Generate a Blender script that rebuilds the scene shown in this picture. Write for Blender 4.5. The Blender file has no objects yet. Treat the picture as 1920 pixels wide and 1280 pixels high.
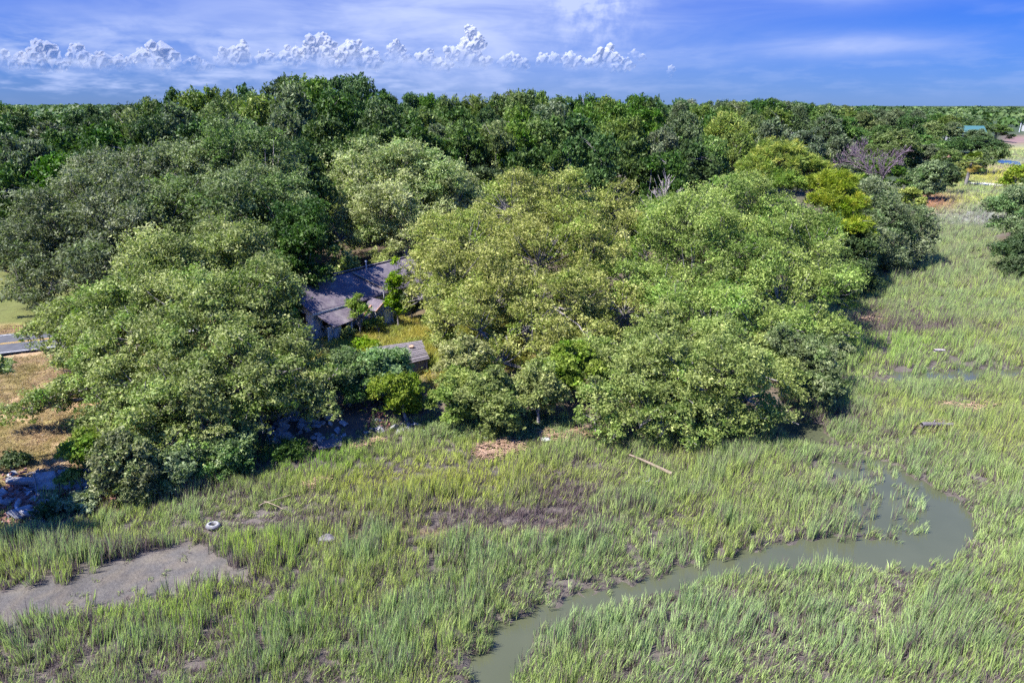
import bpy, bmesh, math
import numpy as np
from mathutils import Vector, Matrix

C = bpy.context.scene.collection
SC = bpy.context.scene

# ------------------------------------------------------------------ camera, sky, sun, exposure
F = 1297.0                      # focal length in photograph pixels (1920 wide)
PITCH = math.atan(444 / F)
CAMH = 20.0
cam_d = bpy.data.cameras.new('camera'); cam = bpy.data.objects.new('camera', cam_d); C.objects.link(cam)
cam.location = (0, 0, CAMH); cam.rotation_euler = (math.pi / 2 - PITCH, 0, 0)
cam_d.sensor_width = 36; cam_d.lens = 36 * F / 1920; cam_d.clip_end = 20000; cam_d.clip_start = 0.5
SC.camera = cam
SC.view_settings.view_transform = 'Standard'; SC.view_settings.look = 'None'
SC.view_settings.gamma = 1; SC.view_settings.use_curve_mapping = False
SC.view_settings.exposure = 1.7
SC.render.engine = 'CYCLES'
SC.cycles.max_bounces = 3; SC.cycles.diffuse_bounces = 2; SC.cycles.glossy_bounces = 1
SC.cycles.transmission_bounces = 2; SC.cycles.use_denoising = False; SC.cycles.use_light_tree = False; SC.cycles.caustics_reflective = False; SC.cycles.caustics_refractive = False
SUN_AZ = math.atan2(-0.86, -0.40); SUN_EL = math.radians(55)
sdir = Vector((math.sin(SUN_AZ) * math.cos(SUN_EL), math.cos(SUN_AZ) * math.cos(SUN_EL), math.sin(SUN_EL)))
sun_d = bpy.data.lights.new('sun', 'SUN'); sun = bpy.data.objects.new('sun', sun_d); C.objects.link(sun)
sun_d.energy = 4.0; sun_d.angle = math.radians(0.53); sun_d.color = (1.0, 0.965, 0.90)
sun.rotation_euler = sdir.to_track_quat('Z', 'Y').to_euler(); sun.location = (-40, 10, 80)


def ray(px, py):
    u = (px - 960) / F; v = -(py - 640) / F
    return np.array([u, math.cos(PITCH) + v * math.sin(PITCH), -math.sin(PITCH) + v * math.cos(PITCH)])


def G(px, py, z=0.0):                       # point of the ground at height z seen at a pixel of the photograph
    d = ray(px, py); t = (z - CAMH) / d[2]; return d * t + np.array([0, 0, CAMH])


def AT(px, py, Y):                          # point at distance Y seen at that pixel
    d = ray(px, py); return d * (Y / d[1]) + np.array([0, 0, CAMH])


def PX(x, y, z):                            # world -> photograph pixels (vectorised)
    c, s = math.cos(PITCH), math.sin(PITCH)
    f = np.maximum(y * c - (z - CAMH) * s, 0.1); u = y * s + (z - CAMH) * c
    return 960 + F * x / f, 640 - F * u / f


class NB:                                   # small node-tree builder
    def __init__(s, nt): s.nt = nt
    def n(s, t, **kw):
        nd = s.nt.nodes.new(t)
        for k, v in kw.items():
            if k == 'i':
                for a, b in v.items():
                    if hasattr(b, 'is_linked') or isinstance(b, bpy.types.NodeSocket): s.nt.links.new(b, nd.inputs[a])
                    else: nd.inputs[a].default_value = b
            else: setattr(nd, k, v)
        return nd
    def m(s, op, a, b=0.0, c=0.0, clamp=False):
        nd = s.n('ShaderNodeMath', operation=op, use_clamp=clamp, i={0: a, 1: b, 2: c}); return nd.outputs[0]
    def noise(s, vec, scale, detail=4, rough=0.55, dist=0.0, dim='3D'):
        return s.n('ShaderNodeTexNoise', noise_dimensions=dim, i={'Vector': vec, 'Scale': scale, 'Detail': detail, 'Roughness': rough, 'Distortion': dist}).outputs['Fac']
    def sm(s, x, a, b, lo=0.0, hi=1.0):
        return s.n('ShaderNodeMapRange', interpolation_type='SMOOTHSTEP', i={0: x, 1: a, 2: b, 3: lo, 4: hi}).outputs[0]
    def mix(s, f, a, b):
        nd = s.n('ShaderNodeMix', data_type='RGBA'); 
        for k, v in ((0, f), (6, a), (7, b)):
            if isinstance(v, bpy.types.NodeSocket): s.nt.links.new(v, nd.inputs[k])
            else: nd.inputs[k].default_value = v if k == 0 or len(v) == 4 else (*v, 1)
        return nd.outputs[2]
    def comb(s, x, y, z=0.0):
        return s.n('ShaderNodeCombineXYZ', i={0: x, 1: y, 2: z}).outputs[0]
    def ramp(s, f, stops):
        nd = s.n('ShaderNodeValToRGB', i={0: f}); r = nd.color_ramp
        while len(r.elements) < len(stops): r.elements.new(0.5)
        for e, (p, c) in zip(r.elements, stops): e.position = p; e.color = (*c, 1)
        return nd.outputs[0]


def build_world():
    w = bpy.data.worlds.new('World'); SC.world = w; w.use_nodes = True
    nt = w.node_tree; nt.nodes.clear(); B = NB(nt)
    sky = B.n('ShaderNodeTexSky', sky_type='NISHITA', sun_disc=False, sun_elevation=SUN_EL, sun_rotation=SUN_AZ % (2 * math.pi),
              altitude=0, air_density=1.0, dust_density=0.0, ozone_density=4.0)
    d = B.n('ShaderNodeTexCoord').outputs['Generated']
    sp = B.n('ShaderNodeSeparateXYZ', i={0: d})
    az = B.m('ARCTAN2', sp.outputs[0], sp.outputs[1])
    el = B.m('ARCSINE', sp.outputs[2])
    A2 = lambda px: math.atan((px - 960) / F / (math.cos(PITCH) + (640 - 100) / F * math.sin(PITCH)))
    E2 = lambda py: math.atan((196 - py) / F * 0.92)
    # blue of the clear sky, a little deeper aloft
    skyc = B.mix(1.0, sky.outputs[0], B.ramp(B.sm(el, 0.0, 0.6), [(0.0, (0.072, 0.136, 0.385)), (0.06, (0.050, 0.128, 0.40)), (0.16, (0.028, 0.115, 0.43)), (1.0, (0.30, 0.55, 1.22))])); skyc.node.blend_type = 'MULTIPLY'
    # thin high veil: stretched noise plus the broad sheet seen in the photograph
    nv = B.noise(B.comb(B.m('MULTIPLY', az, 1.6), B.m('MULTIPLY', el, 5.0), 3.1), 2.2, 4, 0.55, 0.6, '2D')
    nv2 = B.noise(B.comb(B.m('MULTIPLY', az, 3.0), B.m('MULTIPLY', el, 16.0), 9.0), 2.0, 4, 0.6, 0.4, '2D')
    def blob(px, py, rx, ry):
        a = B.m('DIVIDE', B.m('SUBTRACT', az, A2(px)), rx / F); e = B.m('DIVIDE', B.m('SUBTRACT', el, E2(py)), ry / F)
        return B.m('EXPONENT', B.m('MULTIPLY', B.m('ADD', B.m('MULTIPLY', a, a), B.m('MULTIPLY', e, e)), -1.0))
    veil = B.m('MULTIPLY', blob(840, 15, 430, 130), 1.05)
    veil = B.m('ADD', veil, B.m('MULTIPLY', blob(120, 62, 330, 34), 0.30))
    veil = B.m('ADD', veil, B.m('MULTIPLY', B.m('MULTIPLY', blob(1110, 30, 70, 75), B.sm(B.noise(B.comb(az, el, 5.0), 34.0, 4, 0.6, 0.0, '2D'), 0.30, 0.72)), 1.0))
    veil = B.m('ADD', veil, B.m('MULTIPLY', blob(1600, 100, 130, 17), 0.80))
    veil = B.m('ADD', veil, B.m('MULTIPLY', blob(1620, 0, 130, 28), 0.95))
    veil = B.m('ADD', veil, B.m('MULTIPLY', B.sm(nv, 0.52, 0.85), 0.22))
    hz = B.m('ADD', blob(150, 118, 420, 42), blob(700, 112, 420, 40))
    veil = B.m('ADD', veil, B.m('MULTIPLY', B.m('MULTIPLY', hz, B.sm(B.noise(B.comb(B.m('MULTIPLY', az, 1.0), B.m('MULTIPLY', el, 2.2), 2.0), 15.0, 4, 0.6, 0.3, '2D'), 0.36, 0.66)), 0.40))
    veil = B.m('MULTIPLY', veil, B.sm(nv2, 0.15, 0.75, 0.55, 1.15))
    veil = B.m('MULTIPLY', veil, B.sm(el, 0.17, 0.30, 0.80, 0.0), clamp=True)
    col = B.mix(veil, skyc, (1.85, 2.2, 3.45))
    # haze bank with faint streaks below the cumulus
    st = B.noise(B.comb(B.m('MULTIPLY', az, 14.0), B.m('MULTIPLY', el, 70.0), 4.0), 1.0, 4, 0.6, 0.0, '2D')
    bank = B.m('MULTIPLY', B.sm(st, 0.40, 0.75), B.m('MULTIPLY', B.sm(el, 0.0, 0.02), B.sm(el, 0.045, 0.1, 1.0, 0.0)))
    col = B.mix(B.m('MULTIPLY', bank, B.sm(az, 0.25, -0.25, 0.2, 1.0)), col, (1.55, 1.95, 3.2))
    bg = B.n('ShaderNodeBackground', i={'Color': col, 'Strength': 0.095})
    clear = B.n('ShaderNodeBackground', i={'Color': skyc, 'Strength': 0.095})
    band = B.m('MULTIPLY', B.m('GREATER_THAN', el, 0.0), B.m('LESS_THAN', el, 0.305))
    mx = B.n('ShaderNodeMixShader', i={0: band}); nt.links.new(clear.outputs[0], mx.inputs[1]); nt.links.new(bg.outputs[0], mx.inputs[2])
    o = B.n('ShaderNodeOutputWorld'); nt.links.new(mx.outputs[0], o.inputs[0])
    w.cycles.sampling_method = 'MANUAL'; w.cycles.sample_map_resolution = 512


build_world()

# ------------------------------------------------------------------ helpers
RNG = np.random.default_rng(7)


_NP = {}


def vnoise(x, y, scale, seed=0, octv=4):
    if seed not in _NP: _NP[seed] = np.random.default_rng(seed).uniform(0, 1, (8, 4, 4)).tolist()
    s = np.zeros_like(np.asarray(x, float)); amp = 1.0; tot = 0
    for o in range(octv):
        for k in range(4):
            g = _NP[seed][o][k]; a = g[0] * 6.283; f = (2 ** o) / scale * (0.7 + 0.6 * g[1]); p = g[2] * 6.283; q = g[3] * 6.283
            s = s + amp * np.sin((x * math.cos(a) + y * math.sin(a)) * f * 6.283 + p + 1.3 * np.sin((y * math.cos(a) - x * math.sin(a)) * f * 4.1 + q)) * 0.35
        tot += amp; amp *= 0.55
    return np.clip(s / tot * 1.1 + 0.5, 0, 1)


def sstep(x, a, b):
    t = np.clip((x - a) / (b - a), 0, 1); return t * t * (3 - 2 * t)


def poly_in(x, y, P):
    P = np.asarray(P); n = len(P); ins = np.zeros(np.shape(x), bool)
    for i in range(n):
        x0, y0 = P[i]; x1, y1 = P[(i + 1) % n]
        if y0 == y1: continue
        c = ((y0 > y) != (y1 > y)) & (x < (x1 - x0) * (y - y0) / (y1 - y0) + x0); ins ^= c
    return ins


def seg_dist(x, y, P, w=None):
    P = np.asarray(P, float); best = np.full(np.shape(x), 1e9)
    for i in range(len(P) - 1):
        a, b = P[i][:2], P[i + 1][:2]; d = b - a; L = d @ d + 1e-9
        t = np.clip(((x - a[0]) * d[0] + (y - a[1]) * d[1]) / L, 0, 1)
        ds = np.hypot(x - a[0] - t * d[0], y - a[1] - t * d[1])
        if w is not None: ds = ds - (w[i] + t * (w[i + 1] - w[i]))
        best = np.minimum(best, ds)
    return best


def mesh_np(name, V, Fc, mat=None, attrs=None, smooth=False):
    """V (n,3); Fc (m,k) faces of k corners; attrs {name:(domain, array)}"""
    V = np.ascontiguousarray(V, np.float32); Fc = np.ascontiguousarray(Fc, np.int32); m, k = Fc.shape
    me = bpy.data.meshes.new(name)
    me.vertices.add(len(V)); me.vertices.foreach_set('co', V.ravel())
    me.loops.add(m * k); me.loops.foreach_set('vertex_index', Fc.ravel())
    me.polygons.add(m); me.polygons.foreach_set('loop_start', np.arange(0, m * k, k, dtype=np.int32))
    me.polygons.foreach_set('loop_total', np.full(m, k, np.int32))
    if smooth: me.polygons.foreach_set('use_smooth', np.ones(m, bool))
    me.update(calc_edges=True)
    for nm, (dom, arr) in (attrs or {}).items():
        arr = np.ascontiguousarray(arr, np.float32)
        if arr.ndim == 1: at = me.attributes.new(nm, 'FLOAT', dom); at.data.foreach_set('value', arr)
        else: at = me.attributes.new(nm, 'FLOAT_COLOR', dom); at.data.foreach_set('color', np.hstack([arr, np.ones((len(arr), 1), np.float32)]).ravel())
    if mat: me.materials.append(mat)
    return me


def obj(name, me, parent=None, loc=(0, 0, 0)):
    o = bpy.data.objects.new(name, me); C.objects.link(o); o.location = loc
    if parent: o.parent = parent
    return o


def tag(o, label=None, cat=None, group=None, kind=None):
    if label: o['label'] = label
    if cat: o['category'] = cat
    if group: o['group'] = group
    if kind: o['kind'] = kind
    return o


def thing(name, loc, label, cat, group=None, rz=0.0):
    o = bpy.data.objects.new(name, None); C.objects.link(o); o.location = loc; o.rotation_euler = (0, 0, rz); o.empty_display_size = 0.3
    return tag(o, label, cat, group)


def unit(v): return v / (np.linalg.norm(v, axis=-1, keepdims=True) + 1e-9)


class Tubes:                                # tapered tubes collected into one mesh
    def __init__(s): s.V = []; s.F = []; s.n = 0
    def add(s, P, R, sides=5):
        P = np.asarray(P, float); R = np.asarray(R, float); k = len(P)
        T = np.gradient(P, axis=0); T = unit(T)
        ref = np.where(np.abs(T[:, 2:3]) > 0.9, np.array([[1.0, 0, 0]]), np.array([[0, 0, 1.0]]))
        U = unit(np.cross(T, ref)); W = np.cross(T, U)
        an = np.linspace(0, 2 * math.pi, sides, endpoint=False)
        ring = P[:, None] + R[:, None, None] * (np.cos(an)[None, :, None] * U[:, None] + np.sin(an)[None, :, None] * W[:, None])
        idx = s.n + np.arange(k * sides).reshape(k, sides)
        a = idx[:-1]; b = idx[1:]
        f = np.stack([a, np.roll(a, -1, 1), np.roll(b, -1, 1), b], -1).reshape(-1, 4)
        s.V.append(ring.reshape(-1, 3)); s.F.append(f); s.n += k * sides
    def mesh(s, name, mat): return mesh_np(name, np.vstack(s.V), np.vstack(s.F), mat, smooth=True)


def bez(a, b, c, n): 
    t = np.linspace(0, 1, n)[:, None]; return (1 - t) ** 2 * a + 2 * t * (1 - t) * b + t * t * c


# ------------------------------------------------------------------ materials
def new_mat(name):
    m = bpy.data.materials.new(name); m.use_nodes = True; nt = m.node_tree; nt.nodes.clear(); B = NB(nt)
    o = B.n('ShaderNodeOutputMaterial'); return m, B, o


def leaf_mat(name, dark, mid, light, trans=0.25, var=0.13, warm=(1.0, 0.92, 0.75)):
    m, B, o = new_mat(name)
    at = B.n('ShaderNodeAttribute', attribute_name='lv').outputs['Fac']
    oi = B.n('ShaderNodeObjectInfo').outputs['Random']
    col = B.ramp(at, [(0.0, dark), (0.5, mid), (1.0, light)])
    hv = B.n('ShaderNodeAttribute', attribute_name='hv').outputs['Fac']
    tint = B.ramp(hv, [(0.0, (0.72, 0.98, 0.62)), (0.5, (1.0, 1.0, 1.0)), (1.0, (1.14, 1.08, 1.22))])
    cm = B.mix(1.0, col, tint); cm.node.blend_type = 'MULTIPLY'; col = cm
    hs = B.n('ShaderNodeHueSaturation', i={'Hue': B.m('MULTIPLY_ADD', B.m('FRACT', B.m('MULTIPLY', oi, 7.31)), 0.035, 0.482),
                                          'Saturation': B.m('MULTIPLY_ADD', B.m('FRACT', B.m('MULTIPLY', oi, 3.7)), 0.3, 0.82),
                                          'Value': B.m('MULTIPLY_ADD', oi, 2 * var, 1 - var), 'Color': col})
    c = hs.outputs[0]
    p = B.n('ShaderNodeBsdfPrincipled', i={'Base Color': c, 'Roughness': 0.55, 'Specular IOR Level': 0.22})
    tcol = B.mix(1.0, c, (1.05, 1.25, 0.55)); tcol.node.blend_type = 'MULTIPLY'
    t = B.n('ShaderNodeBsdfTranslucent', i={'Color': tcol})
    mx = B.n('ShaderNodeMixShader', i={0: trans}); B.nt.links.new(p.outputs[0], mx.inputs[1]); B.nt.links.new(t.outputs[0], mx.inputs[2])
    B.nt.links.new(mx.outputs[0], o.inputs[0]); return m


def plain_mat(name, c1, c2, scale=6.0, rough=0.85, bump=0.25, bscale=None, spec=0.3, stretch=(1, 1, 1), detail=5):
    m, B, o = new_mat(name)
    tc = B.n('ShaderNodeTexCoord').outputs['Object']
    mp = B.n('ShaderNodeMapping', i={'Vector': tc, 'Scale': stretch}).outputs[0]
    n1 = B.noise(mp, scale, detail, 0.65); n2 = B.noise(mp, bscale or scale * 3, 4, 0.6)
    c = B.mix(B.sm(n1, 0.3, 0.7), c1, c2)
    oi = B.n('ShaderNodeObjectInfo').outputs['Random']
    hs = B.n('ShaderNodeHueSaturation', i={'Color': c, 'Value': B.m('MULTIPLY_ADD', oi, 0.4, 0.8)})
    p = B.n('ShaderNodeBsdfPrincipled', i={'Base Color': hs.outputs[0], 'Roughness': rough, 'Specular IOR Level': spec})
    bp = B.n('ShaderNodeBump', i={'Height': n2, 'Strength': bump, 'Distance': 0.05}); B.nt.links.new(bp.outputs[0], p.inputs['Normal'])
    B.nt.links.new(p.outputs[0], o.inputs[0]); return m


M = {}
M['oak_pale'] = leaf_mat('leaf_oak_pale', (0.118, 0.130, 0.038), (0.315, 0.335, 0.095), (0.58, 0.58, 0.22), 0.35)
M['oak_green'] = leaf_mat('leaf_oak_green', (0.074, 0.102, 0.023), (0.205, 0.255, 0.050), (0.42, 0.47, 0.12), 0.35)
M['oak_grey'] = leaf_mat('leaf_oak_grey', (0.060, 0.086, 0.038), (0.145, 0.190, 0.076), (0.32, 0.37, 0.175), 0.32)
M['wood_grey'] = leaf_mat('leaf_wood_grey', (0.045, 0.064, 0.030), (0.105, 0.140, 0.062), (0.24, 0.285, 0.145), 0.3)
M['wood_green'] = leaf_mat('leaf_wood_green', (0.040, 0.068, 0.015), (0.105, 0.160, 0.030), (0.25, 0.32, 0.080), 0.3)
M['oak_olive'] = leaf_mat('leaf_oak_olive', (0.080, 0.100, 0.036), (0.200, 0.235, 0.080), (0.41, 0.44, 0.185), 0.35)
M['forest_green'] = leaf_mat('leaf_forest_green', (0.032, 0.066, 0.012), (0.082, 0.145, 0.024), (0.19, 0.265, 0.060), 0.28)
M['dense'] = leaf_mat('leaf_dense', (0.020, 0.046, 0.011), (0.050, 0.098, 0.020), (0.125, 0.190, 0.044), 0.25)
M['bright'] = leaf_mat('leaf_bright', (0.075, 0.120, 0.014), (0.190, 0.260, 0.030), (0.36, 0.41, 0.070), 0.35)
M['pine'] = leaf_mat('leaf_pine', (0.09, 0.13, 0.014), (0.215, 0.295, 0.034), (0.42, 0.40, 0.05), 0.3, 0.04)
M['cedar'] = leaf_mat('leaf_cedar', (0.030, 0.052, 0.018), (0.062, 0.098, 0.032), (0.12, 0.16, 0.065), 0.3)
M['palegreen'] = leaf_mat('leaf_palegreen', (0.10, 0.14, 0.06), (0.21, 0.28, 0.12), (0.35, 0.43, 0.20), 0.3)
M['palm'] = leaf_mat('leaf_palm', (0.08, 0.13, 0.016), (0.19, 0.25, 0.04), (0.40, 0.27, 0.06), 0.3)
M['bark'] = plain_mat('bark', (0.13, 0.115, 0.115), (0.30, 0.27, 0.27), 5, 0.9, 0.5)
M['deadwood'] = plain_mat('deadwood', (0.24, 0.20, 0.20), (0.44, 0.39, 0.37), 5, 0.9, 0.3)
M['purple_twig'] = plain_mat('purple_twig', (0.12, 0.088, 0.105), (0.21, 0.158, 0.185), 3, 0.9, 0.2)
M['driftwood'] = plain_mat('driftwood', (0.17, 0.12, 0.085), (0.32, 0.25, 0.19), 8, 0.85, 0.4, stretch=(0.3, 2, 2))
M['greywood'] = plain_mat('greywood', (0.085, 0.075, 0.08), (0.20, 0.175, 0.18), 9, 0.85, 0.4, stretch=(0.25, 3, 3))
M['concrete'] = plain_mat('concrete', (0.14, 0.14, 0.145), (0.33, 0.32, 0.32), 3, 0.9, 0.4)
M['brick'] = plain_mat('brick_red', (0.13, 0.052, 0.04), (0.26, 0.135, 0.11), 2, 0.9, 0.3)
M['white'] = plain_mat('white_paint', (0.28, 0.285, 0.29), (0.50, 0.50, 0.49), 2.5, 0.7, 0.2)
M['stone'] = plain_mat('stone_grey', (0.10, 0.09, 0.095), (0.20, 0.185, 0.19), 6, 0.8, 0.4)
M['blue'] = plain_mat('blue_plastic', (0.05, 0.22, 0.45), (0.08, 0.34, 0.60), 6, 0.5, 0.1)
M['tyre_white'] = plain_mat('tyre_white', (0.13, 0.125, 0.12), (0.30, 0.30, 0.29), 8, 0.7, 0.2)
M['tyre_dark'] = plain_mat('tyre_rubber', (0.10, 0.10, 0.11), (0.22, 0.21, 0.22), 8, 0.8, 0.2)
M['straw'] = plain_mat('dead_reed', (0.22, 0.13, 0.085), (0.40, 0.27, 0.18), 4, 0.9, 0.2)
M['dark_void'] = plain_mat('dark_interior', (0.012, 0.012, 0.014), (0.03, 0.03, 0.03), 3, 0.95, 0.0)
M['rust'] = plain_mat('bare_orange_wood', (0.36, 0.17, 0.09), (0.55, 0.30, 0.18), 6, 0.85, 0.2)
M['pole'] = plain_mat('pole_wood', (0.22, 0.13, 0.085), (0.36, 0.22, 0.14), 6, 0.85, 0.2)
M['teal'] = plain_mat('teal_metal', (0.03, 0.085, 0.09), (0.045, 0.11, 0.115), 4, 0.5, 0.05)
M['metal'] = plain_mat('grey_metal', (0.42, 0.44, 0.48), (0.60, 0.62, 0.66), 4, 0.45, 0.05)
M['sand'] = plain_mat('pale_sand', (0.50, 0.47, 0.42), (0.68, 0.65, 0.60), 0.5, 0.9, 0.1)
M['asphalt'] = plain_mat('asphalt', (0.075, 0.078, 0.088), (0.11, 0.112, 0.122), 1.5, 0.85, 0.15, 30)
M['yellow_line'] = plain_mat('yellow_line', (0.34, 0.20, 0.03), (0.42, 0.27, 0.05), 3, 0.7, 0.05)
M['white_line'] = plain_mat('white_line', (0.30, 0.30, 0.30), (0.42, 0.42, 0.42), 3, 0.7, 0.05)


def clap_mat():                             # white clapboard, peeling
    m, B, o = new_mat('clapboard')
    tc = B.n('ShaderNodeTexCoord').outputs['Object']; z = B.n('ShaderNodeSeparateXYZ', i={0: tc}).outputs[2]
    saw = B.m('FRACT', B.m('DIVIDE', z, 0.16))
    n = B.noise(B.n('ShaderNodeMapping', i={'Vector': tc, 'Scale': (1, 1, 0.5)}).outputs[0], 1.7, 6, 0.65)
    c = B.mix(B.sm(n, 0.5, 0.68), (0.62, 0.64, 0.66), (0.22, 0.20, 0.18))
    p = B.n('ShaderNodeBsdfPrincipled', i={'Base Color': c, 'Roughness': 0.75})
    bp = B.n('ShaderNodeBump', i={'Height': saw, 'Strength': 0.7, 'Distance': 0.03}); B.nt.links.new(bp.outputs[0], p.inputs['Normal'])
    B.nt.links.new(p.outputs[0], o.inputs[0]); return m


def shingle_mat():
    m, B, o = new_mat('shingles')
    tc = B.n('ShaderNodeTexCoord').outputs['Object']
    br = B.n('ShaderNodeTexBrick', i={'Vector': tc, 'Scale': 1.0, 'Mortar Size': 0.012, 'Brick Width': 0.34, 'Row Height': 0.15, 'Color1': (0.082, 0.064, 0.088, 1), 'Color2': (0.135, 0.104, 0.138, 1), 'Mortar': (0.03, 0.027, 0.03, 1)})
    n = B.noise(tc, 0.9, 6, 0.7); n2 = B.noise(tc, 14, 3, 0.6)
    c = B.mix(B.sm(n, 0.42, 0.75), br.outputs[0], (0.20, 0.175, 0.175))
    c = B.mix(B.m('MULTIPLY', n2, 0.35), c, (0.10, 0.09, 0.085))
    p = B.n('ShaderNodeBsdfPrincipled', i={'Base Color': c, 'Roughness': 0.9})
    bp = B.n('ShaderNodeBump', i={'Height': br.outputs[1], 'Strength': -0.6, 'Distance': 0.02}); B.nt.links.new(bp.outputs[0], p.inputs['Normal'])
    B.nt.links.new(p.outputs[0], o.inputs[0]); return m


M['clap'] = clap_mat(); M['shingle'] = shingle_mat()


def ground_mat():
    m, B, o = new_mat('ground_surface')
    at = B.n('ShaderNodeAttribute', attribute_name='gc').outputs['Color']
    pos = B.n('ShaderNodeNewGeometry').outputs['Position']
    n1 = B.noise(pos, 0.9, 6, 0.7); n2 = B.noise(pos, 7.0, 5, 0.7); n3 = B.noise(pos, 0.12, 4, 0.6)
    v = B.m('ADD', B.m('MULTIPLY', B.m('SUBTRACT', n1, 0.5), 1.0), B.m('ADD', B.m('MULTIPLY', B.m('SUBTRACT', n2, 0.5), 1.1), B.m('SUBTRACT', n3, 0.5)))
    hs = B.n('ShaderNodeHueSaturation', i={'Color': at, 'Value': B.m('ADD', v, 1.0), 'Hue': B.m('MULTIPLY_ADD', n1, 0.05, 0.475)})
    wet = B.n('ShaderNodeAttribute', attribute_name='wet').outputs['Fac']
    p = B.n('ShaderNodeBsdfPrincipled', i={'Base Color': hs.outputs[0], 'Roughness': B.m('MULTIPLY_ADD', wet, -0.45, 0.92), 'Specular IOR Level': 0.3})
    bp = B.n('ShaderNodeBump', i={'Height': B.m('ADD', n2, n1), 'Strength': 0.6, 'Distance': 0.12}); B.nt.links.new(bp.outputs[0], p.inputs['Normal'])
    B.nt.links.new(p.outputs[0], o.inputs[0]); return m


def water_mat():
    m, B, o = new_mat('creek_water')
    pos = B.n('ShaderNodeNewGeometry').outputs['Position']
    n1 = B.noise(pos, 0.35, 3, 0.5); n2 = B.noise(pos, 5.0, 2, 0.5)
    c = B.mix(n1, (0.050, 0.056, 0.030), (0.078, 0.084, 0.050))
    p = B.n('ShaderNodeBsdfPrincipled', i={'Base Color': c, 'Roughness': 0.06, 'IOR': 1.33, 'Specular IOR Level': 0.6})
    bp = B.n('ShaderNodeBump', i={'Height': n2, 'Strength': 0.06, 'Distance': 0.05}); B.nt.links.new(bp.outputs[0], p.inputs['Normal'])
    B.nt.links.new(p.outputs[0], o.inputs[0]); return m


def grass_mat(name):
    m, B, o = new_mat(name)
    gc = B.n('ShaderNodeAttribute', attribute_name='gc', attribute_type='INSTANCER').outputs['Color']
    gd = B.n('ShaderNodeAttribute', attribute_name='gd', attribute_type='INSTANCER').outputs['Fac']
    lv = B.n('ShaderNodeAttribute', attribute_name='lv').outputs['Fac']
    hh = B.n('ShaderNodeAttribute', attribute_name='hh').outputs['Fac']
    hs = B.n('ShaderNodeHueSaturation', i={'Color': gc, 'Value': B.m('MULTIPLY_ADD', lv, 0.8, 0.6), 'Hue': B.m('MULTIPLY_ADD', lv, -0.03, 0.515)})
    dead = B.m('MAXIMUM', B.sm(B.m('SUBTRACT', lv, gd), 0.06, -0.06), B.sm(hh, 0.25, 0.0, 0.0, 0.6))
    c = B.mix(dead, hs.outputs[0], (0.185, 0.140, 0.136))
    p = B.n('ShaderNodeBsdfPrincipled', i={'Base Color': c, 'Roughness': 0.5, 'Specular IOR Level': 0.3})
    t = B.n('ShaderNodeBsdfTranslucent', i={'Color': c})
    mx = B.n('ShaderNodeMixShader', i={0: 0.42}); B.nt.links.new(p.outputs[0], mx.inputs[1]); B.nt.links.new(t.outputs[0], mx.inputs[2])
    B.nt.links.new(mx.outputs[0], o.inputs[0]); return m


M['ground'] = ground_mat(); M['water'] = water_mat(); M['grass'] = grass_mat('marsh_grass')

# ------------------------------------------------------------------ layout of the ground
SHORE_PX = [(-260, 1060), (0, 985), (120, 945), (250, 925), (350, 890), (470, 850), (660, 832), (700, 815), (800, 795), (1000, 792), (1080, 812), (1180, 842), (1300, 832),
            (1400, 790), (1480, 755), (1560, 700), (1575, 650), (1560, 590), (1600, 555), (1700, 518), (1748, 498), (1745, 440), (1738, 400), (1705, 375), (1715, 355), (1800, 340), (1800, 322), (1835, 312), (1872, 300), (1880, 268), (1920, 251), (1990, 238)]
SHORE = np.array([G(a, b, 0.2)[:2] for a, b in SHORE_PX])
MARSH = np.vstack([SHORE, [[1500, 900], [1500, -200], [-200, -200], [-200, 5]]])
ISLE = [G(1915, 460, 0.2)[:2] + np.array([5, 0]), 9.0]
CREEK = [(915, 1300, 1.0), (925, 1250, 0.95), (965, 1190, 0.9), (1060, 1145, 0.72), (1160, 1115, 0.72), (1290, 1082, 0.76), (1430, 1052, 0.95), (1560, 1040, 1.1), (1680, 1045, 1.25), (1775, 1020, 1.15), (1795, 975, 0.85), (1745, 925, 0.75), (1670, 880, 0.35), (1600, 848, 0.3), (1530, 832, 0.6), (1495, 806, 1.9), (1440, 785, 2.3)]
CR = np.array([G(a, b, -0.15)[:2] for a, b, _ in CREEK]); CRW = [c for *_, c in CREEK]
CREEK2 = [(1560, 716, 0.6), (1620, 716, 0.45), (1720, 712, 0.2), (1800, 700, 0.15), (1880, 700, 0.5), (1960, 690, 0.4)]
CR2 = np.array([G(a, b, -0.15)[:2] for a, b, _ in CREEK2]); CRW2 = [c for *_, c in CREEK2]
MUD = [G(a, b)[:2] for a, b in [(-120, 1120), (0, 1103), (110, 1088), (200, 1058), (290, 1032), (375, 1018), (402, 1035), (440, 1062), (478, 1076), (430, 1095), (350, 1112), (265, 1132), (160, 1150), (80, 1168), (0, 1190), (-120, 1220)]]
DITCH = np.array([G(a, b)[:2] for a, b in [(640, 1005), (760, 995), (850, 1003), (1000, 1000), (1090, 990)]])


def shore_d(x, y):                          # > 0 on land
    d = seg_dist(x, y, SHORE); return np.where(poly_in(x, y, MARSH), -d, d)


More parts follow.
